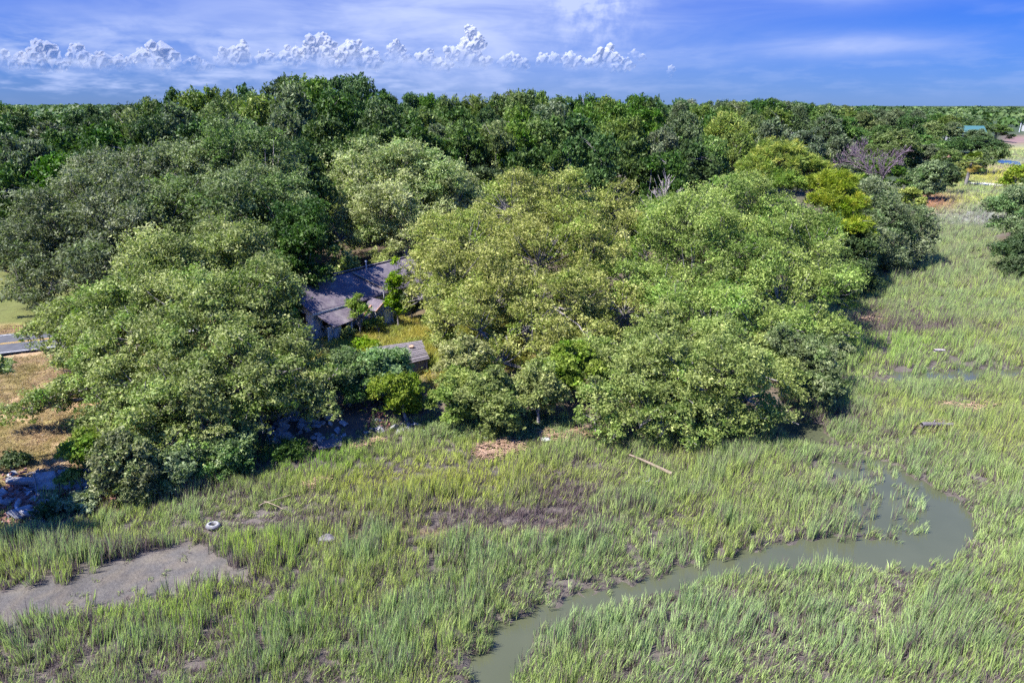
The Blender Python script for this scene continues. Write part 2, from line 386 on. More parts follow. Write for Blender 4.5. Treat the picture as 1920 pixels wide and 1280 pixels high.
def fields(x, y):
    x = np.asarray(x, float); y = np.asarray(y, float)
    sd = shore_d(x, y)
    isl = ISLE[1] - np.hypot(x - ISLE[0][0], y - ISLE[0][1]); sd = np.maximum(sd, np.minimum(isl, 3))
    sd = sd + (vnoise(x, y, 5.0, 3) - 0.5) * 1.2
    px, py = PX(x, y, 0 * x)
    land = sstep(sd, -0.4, 3.0)
    h = 0.05 + (vnoise(x, y, 3.0, 11) - 0.5) * 0.16
    wetz = np.exp(-((px - 1680) / 130) ** 2 - ((py - 955) / 55) ** 2) + .75 * np.exp(-((px - 1600) / 90) ** 2 - ((py - 880) / 30) ** 2) + 0.8 * np.exp(-((px - 1780) / 170) ** 2 - ((py - 700) / 24) ** 2) + 0.9 * np.exp(-((px - 1560) / 120) ** 2 - ((py - 1030) / 30) ** 2)
    h = h - 0.34 * np.clip(wetz, 0, 1)
    cd = np.minimum(seg_dist(x, y, CR, CRW), seg_dist(x, y, CR2, CRW2)) + (vnoise(x, y, 1.6, 5) - 0.5) * 0.7
    mud = poly_in(x + (vnoise(x, y, 1.3, 8) - .5) * 0.8, y + (vnoise(x, y, 1.1, 9) - .5) * 0.8, MUD)
    dd = seg_dist(x, y, DITCH) + (vnoise(x, y, 1.2, 15) - 0.5) * 0.8
    h = np.where(mud, -0.03, h)
    h = h - 0.55 * sstep(cd, 0.25, -0.7)
    rise = 3.5 * sstep(y, 85, 135) * sstep(x, 25, -25)
    h = h * (1 - land) + land * (1.15 + (vnoise(x, y, 9.0, 4) - .5) * 0.25 + rise)
    return dict(sd=sd, px=px, py=py, land=land, h=h, cd=cd, mud=mud, dd=dd, wetz=wetz)


GRID = {}


def HZ(x, y):                               # height of the ground sheet
    i = min(max(int(np.searchsorted(GRID['x'], x)) - 1, 0), len(GRID['x']) - 2); j = min(max(int(np.searchsorted(GRID['y'], y)) - 1, 0), len(GRID['y']) - 2)
    u = (x - GRID['x'][i]) / (GRID['x'][i + 1] - GRID['x'][i]); v = (y - GRID['y'][j]) / (GRID['y'][j + 1] - GRID['y'][j]); h = GRID['h']
    return float((h[j, i] * (1 - u) + h[j, i + 1] * u) * (1 - v) + (h[j + 1, i] * (1 - u) + h[j + 1, i + 1] * u) * v)


def build_ground():
    def axis(lo_f, hi_f, step, lo, hi, g):
        a = list(np.arange(lo_f, hi_f, step)); s = step
        while a[-1] < hi: s = max(s, step) * g; a.append(a[-1] + s)
        s = step
        while a[0] > lo: s *= g; a.insert(0, a[0] - s)
        return np.array(a)
    xs = axis(-48, 62, 0.42, -7000, 7000, 1.055); ys = axis(20, 98, 0.42, -120, 9000, 1.055)
    X, Y = np.meshgrid(xs, ys); sh = X.shape; x = X.ravel(); y = Y.ravel()
    f = fields(x, y); GRID.update(x=xs, y=ys, h=f['h'].reshape(sh))
    n = len(x); px, py = f['px'], f['py']
    mudc = np.array([0.095, 0.080, 0.070]); col = np.tile(mudc, (n, 1))
    def put(mask, c):
        mk = np.clip(mask, 0, 1)[:, None]; col[:] = col * (1 - mk) + np.array(c) * mk
    far = sstep(y, 75, 130)
    put(far, (0.16, 0.17, 0.095))
    nz = vnoise(x, y, 40.0, 21)
    marshfar = (y > 100)
    put(marshfar * sstep(nz, 0.5, 0.75) * 0.7, (0.20, 0.21, 0.055))
    def pe(cx, cy, rx, ry): return np.exp(-((px - cx) / rx) ** 2 - ((py - cy) / ry) ** 2) * (y > 60)
    put(pe(1745, 378, 55, 18) * 1.4, (0.23, 0.12, 0.065))
    put(pe(1840, 375, 60, 9) * .9, (0.23, 0.24, 0.06))
    put(pe(1840, 410, 110, 20) * 0.9, (0.17, 0.17, 0.14))
    put(pe(1870, 335, 90, 12) * 1.2, (0.27, 0.25, 0.05))
    put(pe(1900, 314, 80, 7) * 0.9, (0.24, 0.16, 0.09))
    put(pe(1900, 262, 60, 9) * 1.3, (0.18, 0.11, 0.10))
    put(pe(1910, 280, 60, 4) * 1.0, (0.25, 0.25, 0.07))
    wr = pe(930, 842, 50, 16) + pe(1080, 820, 90, 10) + pe(640, 905, 30, 10)
    put(f['mud'] * 1.0, (0.082, 0.075, 0.068))
    put(f['mud'] * sstep(vnoise(x, y, 1.5, 52), .45, .7) * .8, (0.115, 0.098, 0.076))
    put(sstep(f['dd'], 0.5, 0.0), (0.15, 0.105, 0.06))
    put(sstep(f['cd'], 0.6, 0.1) * (1 - f['land']), (0.075, 0.062, 0.05))
    put(f['land'], (0.085, 0.062, 0.042))                                   # litter under the trees
    put(f['land'] * sstep(y, 110, 200), (0.035, 0.055, 0.022))
    lawn = f['land'] * sstep(px, 300, 230) * (y > 28) * (y < 75)
    put(lawn * 1.0, (0.34, 0.235, 0.13))
    put(lawn * sstep(vnoise(x, y, 9, 31), 0.42, 0.75) * 0.75, (0.20, 0.165, 0.05))
    put(f['land'] * sstep(px, 250, 150) * sstep(y, 59.5, 61.0) * (y < 110), (0.105, 0.115, 0.03))
    yard = np.exp(-(((x + 8.5) / 6.0) ** 2 + ((y - 54) / 6.5) ** 2) ** 1.5) * f['land'] * 1.3
    put(yard, (0.33, 0.28, 0.055))
    cl = np.exp(-(((x - 2) / 6.0) ** 2 + ((y - 57) / 5) ** 2)) * f['land']
    put(cl * 1.2, (0.34, 0.25, 0.07))
    put(np.clip(wr, 0, 1) * 0.8 * (f['land'] < 0.6), (0.30, 0.19, 0.12))
    wet = np.clip(sstep(f['cd'], 0.8, 0.0) + f['mud'] * 0.4, 0, 1) * (1 - f['land'])
    V = np.stack([x, y, f['h']], -1)
    idx = np.arange(n).reshape(sh); Fc = np.stack([idx[:-1, :-1], idx[:-1, 1:], idx[1:, 1:], idx[1:, :-1]], -1).reshape(-1, 4)
    o = obj('ground', mesh_np('ground', V, Fc, M['ground'], {'gc': ('POINT', col), 'wet': ('POINT', wet)}, smooth=True))
    tag(o, 'marsh mud, dry lawn and wooded land', kind='structure')
    # water standing in the creek and the wet hollows
    wv = np.array([(-60, 5, -0.14), (95, 5, -0.14), (95, 120, -0.14), (-60, 120, -0.14)]); 
    w = obj('creek_water', mesh_np('creek_water', wv, np.array([[0, 1, 2, 3]]), M['water'])); tag(w, 'murky green tidal creek winding through the marsh', kind='structure')
    pp = [G(a, b, 0.12) for a, b in [(1858, 303), (1880, 300), (1912, 304), (1915, 311), (1895, 309), (1870, 306)]]
    w2 = obj('pond_water', mesh_np('pond', np.array([[p[0], p[1], 0.24] for p in pp]), np.array([[0, 5, 4], [0, 4, 1], [1, 4, 2], [2, 4, 3]]), M['water']))
    tag(w2, 'small blue tidal pool in the far marsh', kind='structure')
    ss = [G(a, b, 0.15) for a, b in [(1816, 340), (1850, 343), (1880, 346), (1880, 349.5), (1848, 347), (1818, 344)]]
    s = obj('sand_path', mesh_np('sand', np.array([[p[0], p[1], 0.17] for p in ss]), np.array([[0, 5, 4, 1], [1, 4, 3, 2]]), M['sand'])); tag(s, 'pale sandy strip across the far marsh', kind='structure')


build_ground()


def build_road():
    a = G(0, 646, 1.3)[:2]; b = G(45, 641, 1.3)[:2]; d = (b - a) / np.linalg.norm(b - a); nrm = np.array([-d[1], d[0]])
    ts = np.linspace(-60, 34, 48)
    def strip(name, o0, o1, dz, mat, label=None):
        L = []; 
        for t in ts:
            c = a + d * t
            for o in (o0, o1):
                q = c + nrm * o; L.append((q[0], q[1], 1.36 + dz))
        k = len(ts); i = np.arange(k - 1) * 2; Fc = np.stack([i, i + 1, i + 3, i + 2], -1)
        return mesh_np(name, np.array(L), Fc, mat)
    r = obj('road', strip('road', -2.9, 2.9, 0, M['asphalt'])); tag(r, 'two lane asphalt road beyond the dry lawn', kind='structure')
    for o0 in (-0.19, 0.07): obj('yellow_line', strip('yl', o0, o0 + 0.12, 0.005, M['yellow_line']), r)
    for o0 in (-2.65, 2.52): obj('white_line', strip('wl', o0, o0 + 0.13, 0.005, M['white_line']), r)
    return a, d


ROAD_A, ROAD_D = build_road()

# ------------------------------------------------------------------ foliage builders
def rdir(r, n):
    v = r.normal(size=(n, 3)); return unit(v)


def leaf_quads(r, CL, n, L, W, flat=0.35, style='leaf', inner=0.55):
    """diamond leaves spread over clumps CL (k,5): x,y,z,radius,tone"""
    w = CL[:, 3] ** 2; ci = r.choice(len(CL), n, p=w / w.sum())
    K = 11                                  # every clump is a handful of sprays of its own, some sticking out
    sd = rdir(r, len(CL) * K).reshape(len(CL), K, 3); sd[..., 2] = np.where(sd[..., 2] < -0.4, -sd[..., 2], sd[..., 2])
    so = r.uniform(0.45, 1.0, (len(CL), K)) + (r.random((len(CL), K)) < 0.16) * r.uniform(0.1, 0.55, (len(CL), K))
    ss = r.uniform(0.11, 0.27, (len(CL), K)); st = r.normal(0, 0.16, (len(CL), K)); si = r.integers(0, K, n)
    d = sd[ci, si]
    off = d * so[ci, si][:, None] * np.array([1, 1, 0.8]) + r.normal(0, 1, (n, 3)) * ss[ci, si][:, None] * np.array([1, 1, 0.7])
    P = CL[ci, :3] + off * CL[ci, 3][:, None]
    if style == 'needle': d = unit(off + 1e-6)
    if style == 'needle':
        t = unit(d + rdir(r, n) * 0.55); nr = rdir(r, n)
    else:
        nr = unit(d * 0.55 + rdir(r, n) * 0.85 + np.array([0, 0, flat * .5])); t = rdir(r, n)
    b = unit(np.cross(nr, t)); t = np.cross(b, nr) if style != 'needle' else t
    sz = np.clip(r.lognormal(-.06, .36, n), .4, 1.9)[:, None]; l = L * sz / 2; w_ = W * sz * r.uniform(0.75, 1.2, n)[:, None] / 2
    V = np.stack([P - t * l, P + t * l * 0.5 + b * w_, P + t * l - b * w_ * 0.6], 1).reshape(-1, 3)
    Fc = np.arange(3 * n, dtype=np.int32).reshape(n, 3)
    lv = np.clip(CL[ci, 4] * 0.60 + st[ci, si] + r.random(n) * 0.42 - 0.02, 0, 1)
    hv = np.clip(CL[ci, 5] + r.normal(0, .10, n), 0, 1) if CL.shape[1] > 5 else np.full(n, .5)
    return V, Fc, {'lv': ('POINT', np.repeat(lv, 3)), 'hv': ('POINT', np.repeat(hv, 3))}


def clumps_on(r, lobes, cr, dens=0.7, zmin=-0.45):
    """clump centres over the union of ellipsoid lobes (x,y,z,rx,ry,rz)"""
    lobes = np.asarray(lobes, float); out = []
    for i, l in enumerate(lobes):
        R = l[3:6]; area = 4 * math.pi * ((R[0] * R[1]) ** 1.6 + (R[0] * R[2]) ** 1.6 + (R[1] * R[2]) ** 1.6) ** (1 / 1.6) / 3 ** (1 / 1.6)
        n = max(5, int(dens * area / (cr * cr))); d = rdir(r, n); d = d[d[:, 2] > zmin]
        rr = np.minimum(cr * np.clip(r.lognormal(-0.05, 0.38, len(d)), 0.45, 1.9), R[0] * .8); lt = r.normal(0, .13); P = l[:3] + d * np.maximum(R - rr[:, None] * 0.6, R * 0.4) * r.normal(0.97, 0.13, len(d))[:, None]
        keep = np.ones(len(P), bool)
        for j, q in enumerate(lobes):
            if j != i: keep &= (((P - q[:3]) / q[3:6]) ** 2).sum(1) > 0.4
        tone = np.clip(r.normal(0.5, 0.24, len(P)) + lt, 0, 1)
        hv = np.clip(r.normal(.5, .17) + r.normal(0, .14, len(P)), 0, 1); out.append(np.hstack([P, rr[:, None], tone[:, None], hv[:, None]])[keep])
    return np.vstack(out)


def break_up(r, lobes, more=1.0):
    """replace every lobe by several uneven smaller ones scattered through its shell"""
    out = []
    for l in np.asarray(lobes, float):
        R = l[3:6]
        if R[0] < 1.0: out.append(l); continue
        k = int((4.5 + R[0] * 1.6) * more); d = rdir(r, k); d[:, 2] = np.where(d[:, 2] < -.6, -d[:, 2], d[:, 2])
        c = l[:3] + d * R * r.uniform(.42, .92, (k, 1)); q = R[0] * r.uniform(.22, .55, k) + .12
        out += [(*a, b, b * r.uniform(.8, 1.2), b * r.uniform(.75, 1.2)) for a, b in zip(c, q)]
    return np.array(out)


def limbs(r, base, top, lobes, CL, rad, twigs=60, sides=6):
    T = Tubes(); base = np.asarray(base, float); top = np.asarray(top, float)
    mid = (base + top) / 2 + np.append(r.normal(0, 0.15, 2) * np.linalg.norm(top - base), 0) * 0.5
    T.add(np.vstack([base - [0, 0, 0.4], bez(base, mid, top, 6)]), np.concatenate([[rad * 1.35], np.linspace(rad * 1.15, rad * 0.7, 6)]), 8)
    for l in lobes:
        c = np.asarray(l[:3], float); s = base + (top - base) * r.uniform(0.7, 1.0); ln = np.linalg.norm(c - s)
        m = (s + c) / 2 + r.normal(0, 0.08, 3) * ln + np.array([0, 0, 0.05 * ln])
        P = bez(s, m, c, 6) + np.vstack([[0, 0, 0]] + [r.normal(0, 0.02, 3) * ln for _ in range(5)])
        T.add(P, np.linspace(rad * (0.5 if ln < 6 else 0.34), rad * 0.12, 6), sides)
    if twigs:
        L = np.asarray(lobes)[:, :3]
        for k in r.choice(len(CL), min(twigs, len(CL)), replace=False):
            c = CL[k, :3]; s = L[np.argmin(((L - c) ** 2).sum(1))]; e = c + unit(c - s) * CL[k, 3] * r.uniform(0.3, 0.95)
            m = (s + e) / 2 + r.normal(0, 0.12, 3) * np.linalg.norm(e - s)
            T.add(bez(s, m, e, 4), np.linspace(rad * 0.15, 0.02, 4), 3)
    return T


def make_tree(name, base, lobes, mat, label, group, seed, cr=1.0, L=0.2, W=0.12, cover=2.4, rad=0.35, twigs=120, dens=0.75, cat='tree', style='leaf', top=None, bark='bark', zmin=-0.75, inner=0.55, n=None, fill=0, brk=0):
    """a near tree built from its own lobes, given in world coordinates"""
    r = np.random.default_rng(seed); lobes = np.asarray(lobes, float); base = np.asarray(base, float)
    big = lobes
    if fill:                                # smaller lobes between neighbours, so that the crown closes over its sides
        ex = []
        for k in range(int(fill * len(lobes))):
            i = r.integers(len(lobes)); j = np.argsort(((lobes[:, :3] - lobes[i, :3]) ** 2).sum(1))[r.integers(1, min(4, len(lobes)))]
            c = lobes[i, :3] * .5 + lobes[j, :3] * .5 + r.normal(0, .35, 3) * lobes[i, 3] * [.6, .6, .5]; q = min(lobes[i, 3], lobes[j, 3]) * r.uniform(.4, .75); ex.append((*c, q, q, q * r.uniform(.75, 1.1)))
        lobes = np.vstack([lobes, ex])
    if brk: lobes = break_up(r, lobes, brk)
    CL = clumps_on(r, lobes, cr, dens, zmin); area = (CL[:, 3] ** 2).sum() * 2 * math.pi
    n = n or int(cover * area / (L * W * 0.5) * 0.5)
    root = thing(name, base, label, cat, group)
    if top is None: top = np.array([*(base[:2] * 0.55 + lobes[:, :2].mean(0) * 0.45), base[2] + (lobes[:, 2].max() - base[2]) * 0.33])
    T = limbs(r, base * 0, top - base, big - np.array([*base, 0, 0, 0]), CL - np.array([*base, 0, 0, 0]), rad, twigs)
    obj('trunk', T.mesh('trunk', M[bark]), root)
    V, Fc, lv = leaf_quads(r, CL, n, L, W, style=style, inner=inner)
    obj('crown', mesh_np('crown', V - base, Fc, mat, lv), root)
    return root


def plobes(spec):                           # (px, py, distance Y or height z below 15, radius m[, flatten]) -> ellipsoid lobes
    out = []
    for s in spec:
        p = AT(s[0], s[1], s[2]) if s[2] > 15 else G(s[0], s[1], s[2]); k = max(s[4], .72) if len(s) > 4 else 0.88
        out.append((*p, s[3], s[3], s[3] * k))
    return out


def gbase(px, py, Y=None):
    p = G(px, py, 1.1); return np.array([p[0], p[1], HZ(p[0], p[1])])


def gxy(x, y): return np.array([x, y, HZ(x, y)])

# ------------------------------------------------------------------ near trees
def near_trees():
    NEAR = 'live oaks along the marsh edge'
    b = gxy(-17.0, 43.0)
    make_tree('live_oak', b, plobes([(450, 590, 6.8, 3.6), (330, 520, 8, 3.8), (430, 480, 9, 3.4), (250, 570, 6.8, 3.2), (160, 600, 5.5, 2.6), (115, 655, 4.2, 1.8), (175, 725, 3.4, 2.2), (230, 690, 4.4, 2.8), (340, 660, 5.2, 3.0),
        (450, 690, 4.8, 3.0), (545, 680, 4.5, 2.4), (560, 755, 3.0, 2.0), (380, 760, 3.4, 2.5), (270, 790, 3.0, 2.4), (65, 768, 2.6, 1.1), (120, 748, 3.0, 1.4), (22, 780, 2.3, 0.9), (95, 762, 2.8, 1.1), (195, 800, 2.6, 1.8), (480, 765, 3.0, 2.1), (600, 720, 3.6, 1.6),
        (215, 840, 2.0, 1.7), (300, 850, 1.9, 1.9), (400, 820, 2.0, 1.7), (330, 740, 4, 2.5), (600, 762, 2.8, 1.3), (90, 612, 5, 1.6), (130, 640, 4.4, 2.0), (200, 640, 5, 2.4), (255, 640, 5.6, 2.6), (175, 850, 1.6, 1.0), (500, 700, 5, 2), (265, 735, 3.8, 2.4), (145, 695, 3.8, 1.5), (235, 865, 1.4, 1.4), (360, 850, 1.5, 1.4), (350, 590, 6.8, 3), (512, 620, 5.5, 2.1)]),
        M['oak_olive'], 'huge spreading live oak with grey olive leaves at front left, between lawn and ruined house', NEAR, 11, cr=0.91, L=0.158, W=0.112, rad=0.42, twigs=1000, dens=0.48, n=330000, brk=0.95, fill=0.7)
    make_tree('live_oak', gxy(-30.5, 62), plobes([(180, 400, 68, 5.0, .6), (110, 440, 66, 4.4), (75, 490, 64, 3.2), (230, 350, 72, 4.8, .6), (95, 545, 61, 2.0), (170, 520, 62, 3.6), (35, 460, 66, 2.6), (15, 510, 64, 2.4), (40, 540, 62, 1.6), (62, 558, 61.5, 1.7), (22, 556, 62, 1.2), (95, 580, 60, 1.6), (250, 450, 65, 4.5)]),
        M['oak_grey'], 'broad grey green live oak beside the road at far left', NEAR, 12, cr=1.07, L=0.24, W=0.15, rad=0.42, twigs=240, dens=0.48, n=130000, brk=0.95, fill=1.0)
    make_tree('live_oak', gxy(-22, 66), plobes([(350, 350, 72, 5.2, .6), (440, 320, 74, 5.0, .6), (510, 370, 71, 4.6), (420, 420, 66, 4.6), (320, 420, 67, 4.4), (530, 430, 67, 3.8), (470, 470, 63, 3.2)]),
        M['oak_grey'], 'wide olive and grey live oak behind the front left oak, left of the house roof', NEAR, 13, cr=1.07, L=0.24, W=0.15, rad=0.42, twigs=300, dens=0.48, n=150000, brk=0.95, fill=1.0)
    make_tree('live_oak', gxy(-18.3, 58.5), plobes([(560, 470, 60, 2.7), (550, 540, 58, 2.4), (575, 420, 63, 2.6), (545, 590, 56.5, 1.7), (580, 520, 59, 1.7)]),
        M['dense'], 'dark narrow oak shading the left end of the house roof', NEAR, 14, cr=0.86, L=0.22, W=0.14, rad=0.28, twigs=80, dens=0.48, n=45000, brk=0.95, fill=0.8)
    make_tree('live_oak', gxy(-13, 84), plobes([(740, 330, 90, 5.2, .7), (680, 370, 87, 4.8), (800, 350, 90, 4.6), (860, 380, 88, 3.6), (640, 400, 86, 4.2), (720, 420, 82, 4.4), (640, 450, 82, 3.2), (770, 430, 81, 3.4), (890, 385, 89, 2.4)]),
        M['oak_pale'], 'round topped olive brown oak directly behind the ruined house', NEAR, 15, cr=1.12, L=0.26, W=0.16, rad=0.42, twigs=240, dens=0.48, n=120000, brk=0.95, fill=0.8)
    # centre
    make_tree('live_oak', gxy(1.5, 54), plobes([(880, 470, 58, 4.0, .65), (960, 410, 63, 4.0, .65), (1050, 400, 65, 4.0, .65), (1130, 410, 66, 3.6, .65), (850, 540, 54, 3.0), (930, 530, 55, 3.4), (1010, 500, 57, 4.0), (1110, 490, 59, 4.0),
        (830, 450, 62, 2.6), (1180, 450, 63, 3.0), (840, 610, 50, 2.0), (900, 620, 49.5, 2.4), (1000, 610, 50, 2.6), (1080, 580, 52.5, 3.0), (790, 560, 54, 1.6), (802, 505, 60, 1.7), (788, 492, 62, 1.4), (778, 520, 60, 1.1), (795, 535, 58, 1.5), (822, 530, 57.5, 1.9), (1150, 520, 58, 2.8), (1080, 540, 55.5, 2.6), (1000, 560, 53.5, 2.6), (1170, 590, 53, 2.6), (960, 470, 60, 3.2), (1060, 460, 62, 3.2), (920, 580, 52, 2.2), (1110, 640, 49.5, 2.2), (1040, 660, 48.5, 2.0), (940, 680, 47.5, 1.8)]),
        M['oak_pale'], 'wide open crowned live oak with pale yellow green leaves right of the house', NEAR, 16, cr=0.83, L=0.158, W=0.112, rad=0.42, twigs=1200, dens=0.41, n=270000, brk=0.95, fill=1.0)
    make_tree('live_oak', gxy(17, 56), plobes([(1330, 410, 64, 4.4, .65), (1420, 400, 66, 4.4, .65), (1260, 460, 60, 4.0), (1350, 490, 58, 4.6), (1450, 480, 60, 4.4), (1520, 480, 62, 3.4), (1540, 550, 57, 3.2), (1460, 570, 55, 3.8), (1240, 550, 55, 3.4), (1350, 580, 53, 3.8), (1180, 540, 56, 2.6), (1500, 430, 65, 3.2), (1560, 620, 54, 2.0), (1220, 500, 60, 3.0), (1290, 540, 56.5, 3.0), (1250, 610, 52, 2.6), (1400, 540, 57, 3.4), (1330, 620, 51, 2.6), (1420, 620, 51.5, 2.8), (1500, 620, 52.5, 2.4), (1220, 420, 66, 3)]),
        M['oak_green'], 'large domed live oak with fresh green top left of the pine trees', NEAR, 17, cr=0.91, L=0.158, W=0.112, rad=0.42, twigs=900, dens=0.47, n=280000, brk=0.95, fill=1.0)
    make_tree('live_oak', gxy(11.5, 44.5), plobes([(1170, 690, 45.5, 2.8), (1260, 650, 47.5, 3.0), (1350, 660, 47.5, 3.2), (1440, 680, 47.5, 2.8), (1120, 750, 2.4, 1.8), (1210, 770, 2.2, 2.1), (1310, 760, 2.4, 2.3), (1400, 750, 2.4, 2.2), (1475, 715, 2.6, 2.0), (1240, 815, 1.3, 1.2), (1160, 803, 1.4, 1.1), (1330, 798, 1.5, 1.2), (1110, 660, 47, 1.8), (1200, 800, 1.6, 1.4), (1290, 818, 1.2, 1.1), (1115, 788, 1.6, 1.3), (1390, 785, 1.6, 1.3), (1280, 700, 4.2, 2.4), (1200, 700, 4.0, 2.2), (1360, 700, 4.4, 2.4), (1300, 720, 3.6, 2.2), (1250, 735, 3.2, 2.0)]),
        M['oak_green'], 'low sprawling oak whose glossy green boughs hang over the marsh edge in the centre', NEAR, 18, cr=0.79, L=0.158, W=0.112, rad=0.34, twigs=420, dens=0.48, n=160000, brk=0.95, fill=1.0, zmin=-0.8)
    make_tree('live_oak', gxy(22.3, 51), plobes([(1525, 690, 2.8, 1.8), (1540, 730, 2.2, 1.2), (1490, 660, 3.4, 2.1), (1555, 660, 3.0, 1.4)]),
        M['oak_grey'], 'small dull green oak leaning over the dark creek water', NEAR, 19, cr=0.74, L=0.158, W=0.112, rad=0.2, twigs=110, dens=0.48, n=40000, brk=0.95, fill=0.6, zmin=-0.8)
    # right side behind the domed oak
    make_tree('live_oak', gxy(43, 85), plobes([(1640, 420, 88, 4.4), (1690, 440, 90, 3.8), (1620, 480, 82, 3.6), (1700, 490, 87, 2.6), (1660, 500, 84, 3.0), (1600, 520, 76, 2.6), (1640, 380, 92, 3.4)]),
        M['oak_grey'], 'dull green oak at the bend of the marsh shore, right of the pines', NEAR, 20, cr=1.01, L=0.26, W=0.16, rad=0.35, twigs=140, dens=0.48, n=70000, brk=0.95, fill=0.8, zmin=-0.8)
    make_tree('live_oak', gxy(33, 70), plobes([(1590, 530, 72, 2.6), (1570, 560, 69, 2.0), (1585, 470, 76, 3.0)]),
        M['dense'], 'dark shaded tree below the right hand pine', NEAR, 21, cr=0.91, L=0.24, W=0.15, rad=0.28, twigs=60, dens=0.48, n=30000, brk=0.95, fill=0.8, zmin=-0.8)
    r = AT(1915, 400, 95)
    make_tree('live_oak', gxy(74, 98), plobes([(1900, 390, 97, 3.0), (1940, 380, 99, 4), (1875, 420, 96, 1.9), (1930, 440, 93, 3)]),
        M['oak_grey'], 'grey green oak cut by the right edge of the picture', NEAR, 22, cr=0.96, L=0.26, W=0.16, rad=0.3, twigs=90, dens=0.48, n=40000, brk=0.95, fill=0.8)
    make_tree('live_oak', gxy(68, 86), plobes([(1905, 490, 84, 2.4), (1935, 460, 87, 3.2), (1885, 515, 82, 1.3), (1930, 515, 82, 2)]),
        M['cedar'], 'low dark green tree at the right edge below the grey green oak', NEAR, 23, cr=0.91, L=0.25, W=0.15, rad=0.28, twigs=70, dens=0.48, n=35000, brk=0.95, fill=0.8, zmin=-0.8)
    # off the left edge, its branch tips reach into the picture and shade the lawn
    make_tree('live_oak', gxy(-31, 34.5), plobes([(-20, 845, 37.5, 0.9)]) + [(-28.4, 30.4, 7.2, 2.2, 2.2, 1.6), (-28.6, 34.2, 6.8, 1.5, 1.5, 1.2), (-27.6, 27.8, 7.6, 1.8, 1.8, 1.4)],
        M['oak_grey'], 'branch tips of an oak cut by the left edge above the rubble', NEAR, 24, cr=0.96, L=0.22, W=0.14, rad=0.35, twigs=60, dens=0.47, n=35000, brk=0.95)


near_trees()


def pines():
    def pine(base, spec, seed, label, rad):
        return make_tree('pine_tree', base, plobes(spec), M['pine'], label, 'yellow green pines beyond the domed oak', seed, cr=0.62, L=0.42, W=0.07, cover=2.2, rad=rad, twigs=160, dens=0.72, cat='pine', style='needle', zmin=-0.3, inner=0.25)
    pine(gxy(32.5, 83), [(1460, 304, 86, 3.2, .8), (1418, 322, 85, 2.4, .8), (1508, 326, 86, 2.6, .8), (1470, 345, 83, 2.4, .6), (1405, 340, 84.5, 1.4), (1525, 350, 84, 1.5)], 31, 'rounded yellow green pine crown, the taller left one of the pair', 0.35)
    pine(gxy(36.5, 78), [(1560, 350, 81, 2.4, .7), (1545, 380, 79, 1.8), (1590, 385, 79, 2.0, .6), (1600, 425, 77, 1.8, .5), (1570, 430, 76, 1.4, .5), (1625, 440, 76.5, 1.1, .5), (1570, 400, 78, 1.5)], 32, 'tiered yellow green pine with bare dark limbs, the lower right one of the pair', 0.32)


pines()


def bush(px, py, rm, mat, label, seed, hgt=None, name='shrub', cat='shrub', group=None, cr=0.5, L=0.17, W=0.10, z=None, cover=2.1, zmin=-0.6):
    p = G(px, py, 1.1 if z is None else z); base = gxy(p[0], p[1]); h = hgt or rm * 1.5
    r = np.random.default_rng(seed); lobes = []
    for k in range(6):
        a = r.uniform(0, 6.28); q = r.uniform(0.2, 0.7) * rm; s = rm * r.uniform(0.4, 0.65)
        lobes.append((base[0] + q * math.cos(a), base[1] + q * math.sin(a), base[2] + max(s * 0.6, h * r.uniform(0.25, 0.75)), s, s, min(s, h * 0.5)))
    lobes.append((base[0], base[1], base[2] + h * 0.7, rm * 0.5, rm * 0.5, h * 0.32))
    return make_tree(name, base, lobes, M[mat], label, group, seed, cr=cr, L=L, W=W, cover=cover, rad=0.06 + rm * 0.03, twigs=40, cat=cat, zmin=zmin, brk=1.1 if rm > 1.2 else 0)


